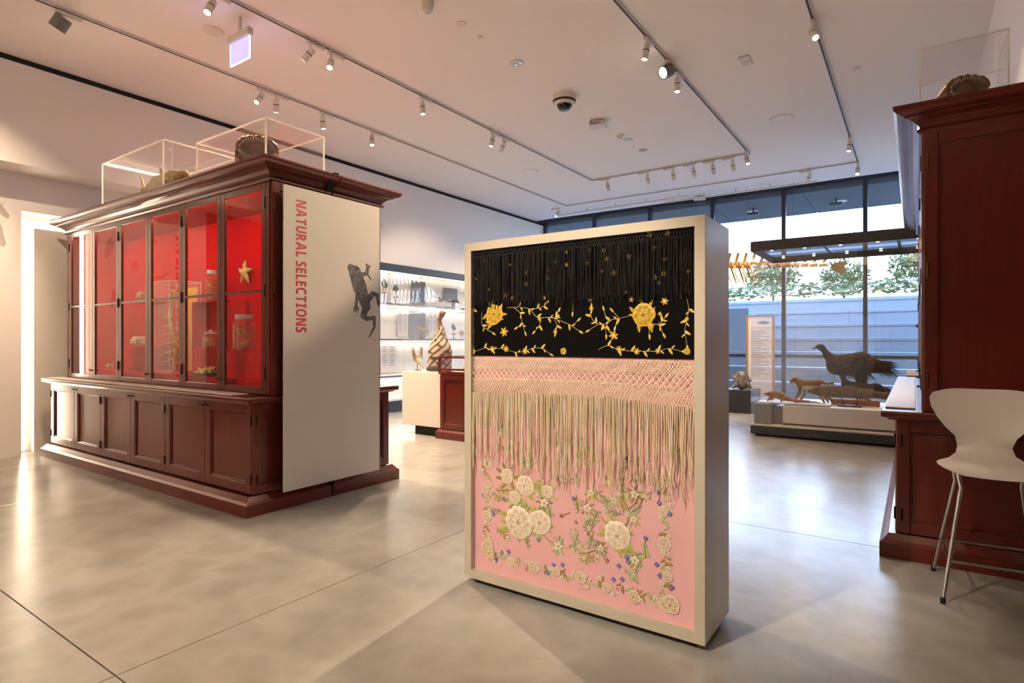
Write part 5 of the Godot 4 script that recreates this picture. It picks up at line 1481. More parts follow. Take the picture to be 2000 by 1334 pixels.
func build_bird_wall() -> void:
	var t := thing("wall_showcase", "long lit white showcase of mounted birds set in the left wall", "showcase", Vector3(-8.5, 0, -6.4))
	var L := 6.9
	part(t, "header", one(Vector3(-0.05, 2.79, -L), Vector3(0.03, 2.93, 0), 0.004), M.case_dark)
	part(t, "base", one(Vector3(-0.5, 0.0, -L), Vector3(0.0, 0.22, 0), 0.004), M.case_dark)
	part(t, "deck", one(Vector3(-0.54, 0.22, -L), Vector3(0.0, 0.26, 0)), M.panel_white)
	part(t, "back_panel", one(Vector3(-0.54, 0.26, -L), Vector3(-0.5, 2.93, 0)), M.panel_white)
	part(t, "top_panel", one(Vector3(-0.5, 2.86, -L), Vector3(-0.05, 2.92, 0)), M.panel_white)
	for y in [2.16, 1.45, 0.72]:
		part(t, "shelf", one(Vector3(-0.5, y - 0.025, -L), Vector3(-0.03, y, 0), 0.003), M.panel_white)
		part(t, "shelf_edge", one(Vector3(-0.03, y - 0.032, -L), Vector3(-0.018, y + 0.004, 0)), M.grey_metal)
		part(t, "led_strip", one(Vector3(-0.49, y - 0.045, -L + 0.1), Vector3(-0.46, y - 0.028, -0.1)), M.led_case)
		area(Vector3(-8.5 - 0.44, y - 0.055, -6.4 - L * 0.5), Vector3(0.35, -1, 0), Vector2(0.05, L - 0.3), 2.3, Color(1, 0.94, 0.85), t)
	part(t, "led_strip", one(Vector3(-0.49, 2.835, -L + 0.1), Vector3(-0.46, 2.855, -0.1)), M.led_case)
	area(Vector3(-8.94, 2.83, -6.4 - L * 0.5), Vector3(0.35, -1, 0), Vector2(0.05, L - 0.3), 1.2, Color(1, 0.94, 0.85), t)
	for k in 7: part(t, "glass_panel", sheet(Vector3(-0.016, 0.26, -0.06 - (k + 1) * 0.97), Vector3(-0.008, 2.79, -0.066 - k * 0.97)), M.pane)
	for z in [0.0, L - 0.03]: part(t, "end_panel", one(Vector3(-0.5, 0.22, -z - 0.03), Vector3(-0.02, 2.79, -z)), M.panel_white)
	# grey picture and text panels on the back
	var g := "text and picture panels in the bird showcase"
	for q in [[-9.38, 2.2, 0.44, 0.52, "grey fern picture panel on the top shelf", M.case_grey], [-10.45, 2.2, 0.5, 0.45, "grey panel behind the small brown birds", M.case_grey], [-7.95, 1.48, 0.6, 0.6, "grey panel on the middle shelf beside the title panel", M.case_grey], [-9.35, 1.48, 0.5, 0.58, "grey panel behind the tan bird on the middle shelf", M.case_grey], [-8.5, 0.75, 0.44, 0.6, "white text panel in two columns on the lower shelf", M.label_card], [-8.9, 1.5, 0.3, 0.58, "narrow white text panel on the middle shelf", M.label_card], [-9.85, 1.5, 0.3, 0.58, "white text panel behind the tapa-wrapped bird", M.label_card]]:
		var p := solo("text_panel" if q[5] == M.label_card else "picture_panel", q[4], "panel", one(Vector3(0, 0, -q[2] * 0.5), Vector3(0.012, q[3], q[2] * 0.5), 0.002), q[5], Vector3(-8.97, q[1], q[0]))
		if q[5] == M.label_card:
			var m := MB.new()
			for r in 12:
				for c in 2:
					var z0: float = q[2] * (0.42 - 0.46 * c)
					m.span(Vector3(0.012, q[3] * (0.92 - r * 0.055 - (0.05 if r > 3 else 0.0)), z0 - q[2] * 0.36 * (0.7 + 0.3 * absf(sin(r * 3.1 + c)))), Vector3(0.0126, q[3] * (0.905 - r * 0.055 - (0.05 if r > 3 else 0.0)), z0))
			part(p, "print", m, M.text_ink)
	var green := bird_mesh(0.42, Color(0.03, 0.16, 0.05), Color(0.2, 0.28, 0.06), Color(0.22, 0.2, 0.1), 1.0)
	var teal := bird_mesh(0.42, Color(0.02, 0.08, 0.06), Color(0.3, 0.2, 0.03), Color(0.03, 0.07, 0.05), 0.8)
	var tan := bird_mesh(0.42, Color(0.35, 0.24, 0.15), Color(0.45, 0.36, 0.26), Color(0.36, 0.26, 0.18), 0.4)
	var brown := bird_mesh(0.36, Color(0.2, 0.14, 0.1), Color(0.36, 0.24, 0.18), Color(0.24, 0.17, 0.13), 0.9)
	var dark := bird_mesh(0.34, Color(0.03, 0.03, 0.04), Color(0.08, 0.07, 0.07), Color(0.04, 0.04, 0.05), 0.6)
	bird(green, "green mounted pigeon on a tall turned perch, top shelf", Vector3(-8.68, 2.16, -8.12), -0.9, 0.22)
	bird(teal, "dark green long-tailed mounted bird on a perch, top shelf", Vector3(-8.68, 2.16, -8.42), 2.4, 0.15)
	bird(brown, "brown speckled mounted bird squatting on the top shelf", Vector3(-8.66, 2.16, -9.8), -1.4, 0.0)
	bird(dark, "blackish mounted bird on the top shelf between two brown ones", Vector3(-8.66, 2.16, -10.1), 0.6, 0.0)
	bird(brown, "brown mounted bird with raised wings on the top shelf", Vector3(-8.66, 2.16, -10.34), -1.2, 0.0)
	bird(tan, "tan mounted bird leaning forward on a low perch, middle shelf", Vector3(-8.66, 1.45, -9.15), -1.7, 0.05)
	bird(brown, "rusty brown mounted bird upright on a perch, middle shelf", Vector3(-8.66, 1.45, -10.21), -1.1, 0.13)
	bird(tan, "tan mounted bird lying low beside the upright brown one", Vector3(-8.6, 1.45, -10.42), 2.2, 0.0)

func build_island_vitrine() -> void:
	# white plinth with a glass hood, beside a small red mahogany desk case
	var t := thing("hooded_plinth", "white plinth with a glass hood behind the title panel", "vitrine", Vector3(-6.46, 0, -6.4))
	part(t, "kick", one(Vector3(0.22, 0, -0.9), Vector3(0.74, 0.14, -0.06)), M.black)
	part(t, "plinth", one(Vector3(0, 0.14, -1.0), Vector3(0.78, 0.94, 0), 0.003), M.panel_gloss)
	part(t, "deck", one(Vector3(0.01, 0.94, -0.99), Vector3(0.77, 0.952, -0.01)), M.panel_white)
	for p in [[Vector3(0, 0.952, -0.006), Vector3(0.78, 1.98, 0)], [Vector3(0, 0.952, -1.0), Vector3(0.78, 1.98, -0.994)], [Vector3(0, 0.952, -0.994), Vector3(0.006, 1.98, -0.006)], [Vector3(0.774, 0.952, -0.994), Vector3(0.78, 1.98, -0.006)], [Vector3(0, 1.98, -1.0), Vector3(0.78, 1.986, 0)]]:
		part(t, "pane", sheet(p[0], p[1]), M.pane)
	# bird wrapped in patterned bark cloth
	var b := thing("tapa_bird", "tall carved bird wrapped in black and cream patterned bark cloth", "figure", Vector3(-5.97, 0.952, -6.72))
	var nz := FastNoiseLite.new()
	nz.seed = 2; nz.frequency = 3.0
	var tint := func(p: Vector3, _n: Vector3) -> Color:
		var v := p.y * 9.0 + atan2(p.z, p.x) * 1.2
		var w := p.y * 9.0 - atan2(p.z, p.x) * 1.2
		var dark := fmod(absf(v), 1.0) < 0.34 or (fmod(absf(w), 2.0) < 0.5 and sin(p.y * 70.0) > 0.0)
		return Color(0.05, 0.03, 0.02) if dark else Color(0.52, 0.38, 0.26)
	part(b, "bark_cloth", body([[Vector3(0, 0.06, 0), Vector3(0.0, 0.3, 0), 0.19, 0.19], [Vector3(0, 0.3, 0), Vector3(0.01, 0.62, 0), 0.18, 0.07], [Vector3(-0.1, 0.12, 0.05), Vector3(0.02, 0.2, 0.1), 0.1, 0.1]], 0.016, 0.05, tint, Vector3(1, 1, 0.8), 0.001), M.hide)
	part(b, "neck_and_head", body([[Vector3(0.01, 0.6, 0), Vector3(-0.02, 0.78, 0), 0.05, 0.032], [Vector3(-0.02, 0.78, 0), Vector3(0.04, 0.87, 0), 0.032, 0.045], [Vector3(0.04, 0.87, 0), Vector3(0.09, 0.885, 0), 0.042, 0.02]], 0.01, 0.02, mottled(Color(0.16, 0.07, 0.04), Color(0.3, 0.14, 0.07), 12.0, 4)), M.hide)
	# gull with raised wings, and a small dark skin
	var gl := thing("mounted_gull", "slender grey-brown bird with raised wings on a peg under the glass hood", "bird", Vector3(-6.33, 0.952, -6.6), 2.7)
	part(gl, "plumage", body([[Vector3(-0.12, 0.12, 0), Vector3(0.05, 0.18, 0), 0.03, 0.05], [Vector3(0.05, 0.18, 0), Vector3(0.1, 0.24, 0), 0.04, 0.03], [Vector3(-0.12, 0.12, 0), Vector3(-0.24, 0.05, 0), 0.03, 0.012], [Vector3(0.03, 0.2, 0.03), Vector3(0.05, 0.34, 0.08), 0.03, 0.018], [Vector3(0.05, 0.34, 0.08), Vector3(0.2, 0.16, 0.16), 0.022, 0.006], [Vector3(0.03, 0.2, -0.03), Vector3(0.0, 0.34, -0.08), 0.03, 0.018], [Vector3(0.0, 0.34, -0.08), Vector3(-0.1, 0.2, -0.14), 0.02, 0.006]], 0.011, 0.02, mottled(Color(0.24, 0.2, 0.18), Color(0.4, 0.3, 0.22), 14.0, 3)), M.feathers)
	var m := MB.new()
	m.tube([Vector3(0, 0, 0), Vector3(0, 0.14, 0)], 0.008, 0.006, 8)
	m.box(Vector3(0, 0.006, 0), Vector3(0.1, 0.012, 0.08), 0.002)
	part(gl, "peg", m, M.perch_wood)
	solo("dark_skin", "dark rolled bird skin lying beside the patterned figure", "specimen", body([[Vector3(-0.12, 0.04, 0), Vector3(0.08, 0.05, 0), 0.035, 0.045], [Vector3(0.08, 0.05, 0), Vector3(0.16, 0.035, 0), 0.03, 0.012]], 0.012, 0.02, plain(Color(0.06, 0.04, 0.03))), M.hide, Vector3(-5.86, 0.952, -6.47))
	var r := thing("desk_case", "small red mahogany desk case with a glazed top", "cabinet", Vector3(-5.68, 0, -6.35))
	var pm := MB.new()
	pm.mould(0, 1.6, -0.85, 0, [Vector2(0.03, 0), Vector2(0.03, 0.1), Vector2(0.0, 0.13)])
	part(r, "plinth", pm, M.wood_x)
	part(r, "carcass", one(Vector3(0.02, 0.13, -0.83), Vector3(1.58, 0.93, -0.03)), M.wood_up)
	for k in 3: framed(r, "door", Transform3D(Basis(), Vector3(0.03 + k * 0.51, 0.14, -0.005)), 0.5, 0.78, 0.07, M.wood_up, M.wood_up)
	part(r, "case_bottom", one(Vector3(0, 0.93, -0.85), Vector3(1.6, 0.97, 0), 0.005), M.wood_x)
	var fm := MB.new()
	for z in [-0.02, -0.83]:
		for y in [0.985, 1.16]: fm.span(Vector3(0, y, z - 0.02), Vector3(1.6, y + 0.03, z + 0.02), 0.004)
		for x in [0.02, 0.53, 1.07, 1.58]: fm.span(Vector3(x - 0.02, 1.0, z - 0.018), Vector3(x + 0.02, 1.17, z + 0.018), 0.004)
	for x in [0.02, 1.58]: fm.span(Vector3(x - 0.02, 1.16, -0.83), Vector3(x + 0.02, 1.19, -0.02), 0.004)
	part(r, "case_frame", fm, M.wood_x)
	part(r, "pane", sheet(Vector3(0.03, 1.01, -0.012), Vector3(1.57, 1.16, -0.007)), M.pane)
	part(r, "pane", sheet(Vector3(0.03, 1.175, -0.82), Vector3(1.57, 1.181, -0.03)), M.pane)
	solo("dark_bird_skin", "row of small pale specimens inside the red desk case", "specimen", body([[Vector3(-0.4, 0.03, 0), Vector3(0.3, 0.03, 0), 0.025, 0.03], [Vector3(-0.3, 0.03, 0.1), Vector3(0.4, 0.03, 0.1), 0.02, 0.03]], 0.014, 0.015, mottled(Color(0.5, 0.3, 0.2), Color(0.3, 0.1, 0.08), 9.0, 3)), M.hide, Vector3(-5.0, 0.972, -6.6))

# ---- glass vitrine by the window -----------------------------------------
func build_glass_vitrine() -> void:
	var x0 := -2.02
	var x1 := 0.55
	var zf := -9.2
	var zb := -10.8
	var t := thing("glass_vitrine", "large glass vitrine with a dark base and canopy before the windows", "vitrine", Vector3(x0, 0, zf))
	var W := x1 - x0
	part(t, "kick", one(Vector3(0.06, 0, -1.54), Vector3(W - 0.06, 0.03, -0.06)), M.black)
	part(t, "base", one(Vector3(0, 0.03, -1.6), Vector3(W, 0.15, 0), 0.004), M.case_dark)
	part(t, "deck", one(Vector3(0.02, 0.15, -1.58), Vector3(W - 0.02, 0.17, -0.02)), M.panel_white)
	var cn := MB.new()
	for s in [[Vector3(0, 2.74, -0.03), Vector3(W, 2.89, 0)], [Vector3(0, 2.74, -1.6), Vector3(W, 2.89, -1.57)], [Vector3(0, 2.74, -1.57), Vector3(0.03, 2.89, -0.03)], [Vector3(W - 0.03, 2.74, -1.57), Vector3(W, 2.89, -0.03)], [Vector3(0.03, 2.84, -1.57), Vector3(W - 0.03, 2.88, -0.03)]]: cn.span(s[0], s[1], 0.003)
	part(t, "canopy", cn, M.case_dark)
	for k in 3:
		var xa := 0.04 + k * 0.91
		var xb := minf(xa + 0.87, W - 0.04)
		part(t, "light_diffuser", sheet(Vector3(xa, 2.785, -1.54), Vector3(xb, 2.8, -0.06)), M.acrylic)
		for q in [Vector2(0.2, -0.3), Vector2(0.65, -0.3), Vector2(0.2, -1.25), Vector2(0.65, -1.25)]:
			if xa + q.x > W - 0.08: continue
			var m := MB.new()
			m.lathe([Vector2(0.022, 2.782), Vector2(0.018, 2.772), Vector2(0.0, 2.771)], Vector3(xa + q.x, 0, q.y), 10)
			part(t, "downlight", m, M.lamp_lens)
		area(Vector3(x0 + (xa + xb) * 0.5, 2.765, zf - 0.8), Vector3.DOWN, Vector2(0.5, 1.1), 0.9, Color(1, 0.82, 0.58), t)
	for k in 3:
		var xa := k * 0.91 + 0.003
		var xb := minf(xa + 0.905, W)
		for z in [-0.012, -1.594]: part(t, "pane", sheet(Vector3(xa, 0.15, z), Vector3(xb, 2.74, z + 0.01)), M.pane)
	for x in [0.0, W - 0.01]: part(t, "pane", sheet(Vector3(x, 0.15, -1.59), Vector3(x + 0.01, 2.74, -0.012)), M.pane)
	# plinths inside
	solo("display_plinth", "narrow grey block at the left end of the glass vitrine", "plinth", one(Vector3(-1.99, 0.17, -10.1), Vector3(-1.75, 0.47, -9.3), 0.004), M.case_grey)
	solo("display_plinth", "low white plinth under the scaly fish", "plinth", one(Vector3(-1.6, 0.2, -10.6), Vector3(0.5, 0.46, -9.35), 0.004), M.panel_white)
	solo("display_plinth", "recessed grey block between the vitrine plinths", "plinth", one(Vector3(-1.75, 0.17, -10.1), Vector3(-1.6, 0.42, -9.42), 0.004), M.case_grey)
	solo("plinth_step", "grey support under the white plinth", "plinth", one(Vector3(-1.55, 0.17, -10.5), Vector3(0.45, 0.2, -9.45)), M.case_grey)
	solo("specimen_slab", "thin white slab under the pangolin", "slab", one(Vector3(-1.98, 0.471, -9.75), Vector3(-1.0, 0.488, -9.4), 0.003), M.label_card)
	# large ground bird
	var dark := Color(0.02, 0.014, 0.01)
	var warm := Color(0.075, 0.042, 0.022)
	var fur := mottled(dark, warm, 14.0, 21)
	var e := thing("large_ground_bird", "large dark brown ground bird with long neck and shaggy tail", "bird", Vector3(-0.75, 0.46, -10.1))
	var hb := [[Vector3(-0.22, 0.58, 0), Vector3(0.1, 0.61, 0), 0.15, 0.17], [Vector3(0.1, 0.61, 0), Vector3(0.3, 0.57, 0), 0.165, 0.09], [Vector3(0.3, 0.58, 0), Vector3(0.46, 0.53, 0), 0.085, 0.02], [Vector3(-0.22, 0.6, 0), Vector3(-0.34, 0.72, 0), 0.11, 0.055], [Vector3(-0.34, 0.72, 0), Vector3(-0.43, 0.85, 0), 0.05, 0.036], [Vector3(-0.43, 0.85, 0), Vector3(-0.48, 0.86, 0), 0.042, 0.032], [Vector3(0.05, 0.5, 0.07), Vector3(0.07, 0.34, 0.07), 0.085, 0.035], [Vector3(0.1, 0.5, -0.07), Vector3(0.13, 0.34, -0.07), 0.085, 0.035]]
	part(e, "plumage", body(hb, 0.018, 0.05, fur, Vector3.ONE, 0.003), M.hide)
	var m := MB.new()
	for s in [[0.07, 0.07], [0.13, -0.07]]:
		m.tube([Vector3(s[0], 0.36, s[1]), Vector3(s[0] - 0.03, 0.16, s[1]), Vector3(s[0] - 0.01, 0.01, s[1])], 0.022, 0.014, 8)
		for a in [-0.5, 0.0, 0.5]: m.tube([Vector3(s[0] - 0.01, 0.012, s[1]), Vector3(s[0] - 0.09, 0.008, s[1] + a * 0.07)], 0.012, 0.006, 6)
	part(e, "legs", m, mat("leg_tan", Color(0.5, 0.32, 0.2), 0.6))
	m = MB.new()
	m.tube([Vector3(-0.5, 0.86, 0), Vector3(-0.56, 0.815, 0)], 0.02, 0.004, 8)
	part(e, "beak", m, mat("beak_grey", Color(0.3, 0.25, 0.2), 0.5))
	m = MB.new()
	for k in 190:
		var a := rng.randf_range(-1.0, 1.0)
		var q := Vector3(rng.randf_range(0.2, 0.42), 0.58 + 0.1 * a * 0.8, rng.randf_range(-0.07, 0.07))
		m.col = dark.lerp(warm, rng.randf())
		m.tube([q, q + Vector3(0.09, -0.02 + 0.01 * a, 0), q + Vector3(0.13 + rng.randf() * 0.05, -0.07 + 0.03 * a, rng.randf_range(-0.02, 0.02))], 0.004, 0.0008, 4, false)
	for k in 60:
		var q := Vector3(rng.randf_range(-0.15, 0.2), 0.47, rng.randf_range(-0.1, 0.1))
		m.col = dark.lerp(warm, rng.randf())
		m.tube([q, q + Vector3(0.05, -0.05, 0), q + Vector3(0.09, -0.08 - rng.randf() * 0.04, 0)], 0.004, 0.0008, 4, false)
	part(e, "loose_feathers", m, M.hide)
	# second bird with a bushy tail
	e = thing("bushy_tailed_bird", "dark crested bird with a broad bushy tail behind the scaly fish", "bird", Vector3(-0.7, 0.46, -10.0))
	part(e, "plumage", body([[Vector3(-0.14, 0.28, 0), Vector3(0.08, 0.26, 0), 0.07, 0.075], [Vector3(-0.14, 0.3, 0), Vector3(-0.19, 0.42, 0), 0.05, 0.032], [Vector3(-0.19, 0.43, 0), Vector3(-0.215, 0.445, 0), 0.036, 0.028], [Vector3(0.08, 0.26, 0), Vector3(0.24, 0.25, 0), 0.06, 0.07], [Vector3(0.24, 0.25, 0), Vector3(0.36, 0.21, 0), 0.08, 0.06], [Vector3(0.0, 0.2, 0.03), Vector3(0.0, 0.02, 0.03), 0.02, 0.012], [Vector3(0.04, 0.2, -0.03), Vector3(0.04, 0.02, -0.03), 0.02, 0.012]], 0.014, 0.03, fur, Vector3.ONE, 0.004), M.hide)
	m = MB.new()
	m.tube([Vector3(-0.24, 0.45, 0), Vector3(-0.275, 0.46, 0)], 0.012, 0.003, 6)
	part(e, "beak", m, M.dark_iron)
	m = MB.new()
	for k in 120:
		var q := Vector3(rng.randf_range(0.22, 0.36), 0.22 + rng.randf_range(-0.07, 0.07), rng.randf_range(-0.06, 0.06))
		m.col = dark.lerp(Color(0.2, 0.08, 0.03), rng.randf())
		m.tube([q, q + Vector3(0.06, 0.0, 0), q + Vector3(0.09, -0.03, rng.randf_range(-0.02, 0.02))], 0.005, 0.001, 4, false)
	part(e, "tail_plumes", m, M.hide)
	# monkey
	e = thing("mounted_monkey", "brown mounted monkey standing on all fours with a thin tail", "monkey", Vector3(-1.35, 0.46, -9.97))
	var mk := func(p: Vector3, n: Vector3) -> Color:
		if n.y < -0.3 and p.y > 0.17: return Color(0.55, 0.38, 0.14)
		return Color(0.19, 0.105, 0.045) if p.y > 0.18 else Color(0.24, 0.16, 0.09)
	part(e, "fur", body([[Vector3(-0.1, 0.28, 0), Vector3(0.16, 0.285, 0), 0.062, 0.07], [Vector3(0.16, 0.285, 0), Vector3(0.24, 0.26, 0), 0.068, 0.05], [Vector3(-0.1, 0.29, 0), Vector3(-0.17, 0.33, 0), 0.055, 0.042], [Vector3(-0.18, 0.335, 0), Vector3(-0.2, 0.325, 0), 0.052, 0.045], [Vector3(-0.21, 0.315, 0), Vector3(-0.24, 0.3, 0), 0.035, 0.022], [Vector3(-0.1, 0.26, 0.05), Vector3(-0.11, 0.14, 0.06), 0.035, 0.022], [Vector3(-0.11, 0.14, 0.06), Vector3(-0.18, 0.02, 0.06), 0.022, 0.016], [Vector3(-0.06, 0.26, -0.05), Vector3(-0.05, 0.14, -0.06), 0.035, 0.022], [Vector3(-0.05, 0.14, -0.06), Vector3(-0.12, 0.02, -0.06), 0.022, 0.016], [Vector3(0.22, 0.25, 0.05), Vector3(0.17, 0.13, 0.06), 0.045, 0.025], [Vector3(0.17, 0.13, 0.06), Vector3(0.23, 0.02, 0.06), 0.024, 0.016], [Vector3(0.24, 0.25, -0.05), Vector3(0.2, 0.13, -0.06), 0.045, 0.025], [Vector3(0.2, 0.13, -0.06), Vector3(0.27, 0.02, -0.06), 0.024, 0.016], [Vector3(0.26, 0.29, 0), Vector3(0.33, 0.315, 0), 0.022, 0.014], [Vector3(0.33, 0.315, 0), Vector3(0.38, 0.25, 0), 0.014, 0.008], [Vector3(-0.17, 0.36, 0.045), Vector3(-0.17, 0.365, 0.052), 0.018, 0.014]], 0.0125, 0.022, mk, Vector3.ONE, 0.0012), M.hide)
	for s in [-1.0, 1.0]:
		m = MB.new()
		m.lathe([Vector2(0, -0.008), Vector2(0.007, 0), Vector2(0, 0.008)], Vector3(-0.228, 0.33, s * 0.022), 8)
		part(e, "eye", m, M.black)
	# scaly fish on a stand
	e = thing("scaly_fish", "long scaly brown fish mounted on a small grey stand", "fish", Vector3(-0.82, 0.465, -9.7))
	part(e, "fish_body", body([[Vector3(-0.48, 0.19, 0), Vector3(-0.38, 0.2, 0), 0.025, 0.06], [Vector3(-0.38, 0.2, 0), Vector3(-0.2, 0.205, 0), 0.06, 0.085], [Vector3(-0.2, 0.205, 0), Vector3(0.12, 0.2, 0), 0.085, 0.08], [Vector3(0.12, 0.2, 0), Vector3(0.4, 0.18, 0), 0.075, 0.045], [Vector3(0.4, 0.18, 0), Vector3(0.48, 0.17, 0), 0.045, 0.05]], 0.014, 0.02, mottled(Color(0.15, 0.09, 0.045), Color(0.08, 0.05, 0.024), 12.0, 8), Vector3(1, 1, 0.7)), M.specimen)
	m = MB.new()
	for i in 26:
		for j in 9:
			var x := -0.32 + i * 0.026
			var a := -1.1 + j * 0.3 + (0.15 if i % 2 else 0.0)
			var rr := lerpf(0.088, 0.06, clampf((x + 0.1) / 0.5, 0.0, 1.0))
			var c := Vector3(x, 0.203 - 0.05 * maxf(0.0, x) * 0.9 + sin(a) * rr, cos(a) * rr * 0.72)
			m.col = Color(0.17, 0.11, 0.05) * rng.randf_range(0.7, 1.3)
			var nn := Vector3(0, sin(a), cos(a)).normalized()
			var up := Vector3(0, cos(a), -sin(a))
			m.tri(c - Vector3(0.016, 0, 0) + nn * 0.001, c + up * 0.014 + nn * 0.003, c + Vector3(0.016, 0, 0) + nn * 0.006, nn)
			m.tri(c - Vector3(0.016, 0, 0) + nn * 0.001, c - up * 0.014 + nn * 0.003, c + Vector3(0.016, 0, 0) + nn * 0.006, nn)
	part(e, "scales", m, M.specimen)
	m = MB.new()
	for q in [[Vector3(-0.26, 0.13, 0.04), Vector3(-0.1, 0.03, 0.06), 0.035], [Vector3(0.22, 0.13, 0.02), Vector3(0.34, 0.08, 0.03), 0.03]]:
		m.col = Color(0.22, 0.14, 0.07)
		m.tube([q[0], (q[0] + q[1]) * 0.5, q[1]], 0.01, 0.003, 6, true, [0.012, 0.022, 0.004])
	m.prism(PackedVector2Array([Vector2(0.44, 0.22), Vector2(0.52, 0.24), Vector2(0.53, 0.17), Vector2(0.52, 0.1), Vector2(0.44, 0.13)]), Transform3D(Basis(), Vector3(0, 0, -0.006)), 0.012)
	part(e, "fin", m, M.specimen)
	m = MB.new()
	m.box(Vector3(0.05, 0.01, 0), Vector3(0.3, 0.02, 0.14), 0.004)
	m.tube([Vector3(-0.03, 0.02, 0), Vector3(-0.05, 0.12, 0)], 0.008, 0.006, 8)
	m.tube([Vector3(0.13, 0.02, 0), Vector3(0.15, 0.12, 0)], 0.008, 0.006, 8)
	part(e, "stand", m, M.case_dark)
	# pangolin
	e = thing("pangolin", "small scaly pangolin with a long tapering tail on a white slab", "pangolin", Vector3(-1.66, 0.488, -9.56))
	part(e, "hide_body", body([[Vector3(-0.24, 0.11, 0), Vector3(-0.15, 0.11, 0), 0.012, 0.036], [Vector3(-0.15, 0.11, 0), Vector3(-0.02, 0.1, 0), 0.045, 0.06], [Vector3(-0.02, 0.1, 0), Vector3(0.08, 0.05, 0), 0.058, 0.035], [Vector3(0.08, 0.05, 0), Vector3(0.2, 0.025, 0), 0.034, 0.022], [Vector3(0.2, 0.025, 0), Vector3(0.52, 0.02, 0), 0.022, 0.009], [Vector3(-0.13, 0.08, 0.035), Vector3(-0.18, 0.015, 0.045), 0.02, 0.013], [Vector3(-0.13, 0.08, -0.035), Vector3(-0.15, 0.015, -0.045), 0.02, 0.013], [Vector3(0.02, 0.06, 0.04), Vector3(0.01, 0.015, 0.055), 0.024, 0.014], [Vector3(0.02, 0.06, -0.04), Vector3(0.03, 0.015, -0.055), 0.024, 0.014]], 0.0095, 0.016, mottled(Color(0.2, 0.1, 0.05), Color(0.4, 0.2, 0.09), 20.0, 6)), M.specimen)
	m = MB.new()
	for i in 22:
		for j in 7:
			var x := -0.13 + i * 0.024
			var a := -0.2 + j * 0.59
			var rr := lerpf(0.058, 0.024, clampf((x + 0.03) / 0.14, 0.0, 1.0)) if x < 0.12 else lerpf(0.028, 0.011, (x - 0.12) / 0.4)
			var cy := 0.105 if x < -0.02 else (lerpf(0.1, 0.04, (x + 0.02) / 0.12) if x < 0.1 else lerpf(0.04, 0.02, (x - 0.1) / 0.42))
			var nn := Vector3(0, sin(a), cos(a))
			var c := Vector3(x, cy, 0) + nn * rr
			m.col = Color(0.38, 0.19, 0.08) * rng.randf_range(0.6, 1.3)
			var up := Vector3(0, cos(a), -sin(a)) * rr * 0.26
			m.tri(c - Vector3(0.012, 0, 0), c + up + nn * 0.001, c + Vector3(0.018, 0, 0) + nn * 0.006, nn)
			m.tri(c - Vector3(0.012, 0, 0), c - up + nn * 0.001, c + Vector3(0.018, 0, 0) + nn * 0.006, nn)
	part(e, "scales", m, M.specimen)
	solo("wooden_base", "orange-brown wooden board behind the scaly fish", "board", one(Vector3(-1.03, 0.461, -9.93), Vector3(-0.41, 0.55, -9.86), 0.004), M.oak_board)
	# an animal mostly hidden by the right-hand cabinet: only its snout shows
	e = thing("brown_mammal", "brown mounted mammal whose snout shows past the right-hand cabinet", "mammal", Vector3(0.3, 0.46, -9.9))
	part(e, "fur", body([[Vector3(0.0, 0.4, 0), Vector3(0.05, 0.75, 0), 0.13, 0.1], [Vector3(0.05, 0.75, 0), Vector3(-0.03, 1.1, 0), 0.09, 0.07], [Vector3(-0.03, 1.14, 0), Vector3(-0.17, 1.17, 0), 0.08, 0.045], [Vector3(-0.17, 1.17, 0), Vector3(-0.27, 1.155, 0), 0.045, 0.03], [Vector3(0.0, 0.4, 0.08), Vector3(-0.08, 0.02, 0.09), 0.07, 0.03], [Vector3(0.0, 0.4, -0.08), Vector3(-0.08, 0.02, -0.09), 0.07, 0.03]], 0.025, 0.05, mottled(Color(0.22, 0.13, 0.07), Color(0.12, 0.07, 0.04), 9.0, 5)), M.hide)
	# tilted label lectern in front of the vitrine
	e = thing("label_lectern", "low tilted white label lectern by the end of the right-hand cabinet", "lectern", Vector3(0.0, 0, -9.05))
	part(e, "post", one(Vector3(0.1, 0, -0.05), Vector3(0.5, 0.9, 0.03)), M.case_dark)
	m = MB.new()
	m.box(Vector3(0.22, 0.98, -0.02), Vector3(0.62, 0.03, 0.22), 0.004, Basis(Vector3.RIGHT, 0.3))
	part(e, "tray", m, M.case_dark)
	m = MB.new()
	m.box(Vector3(0.22, 0.996, -0.005), Vector3(0.6, 0.012, 0.21), 0.002, Basis(Vector3.RIGHT, 0.3))
	part(e, "label", m, M.label_card)

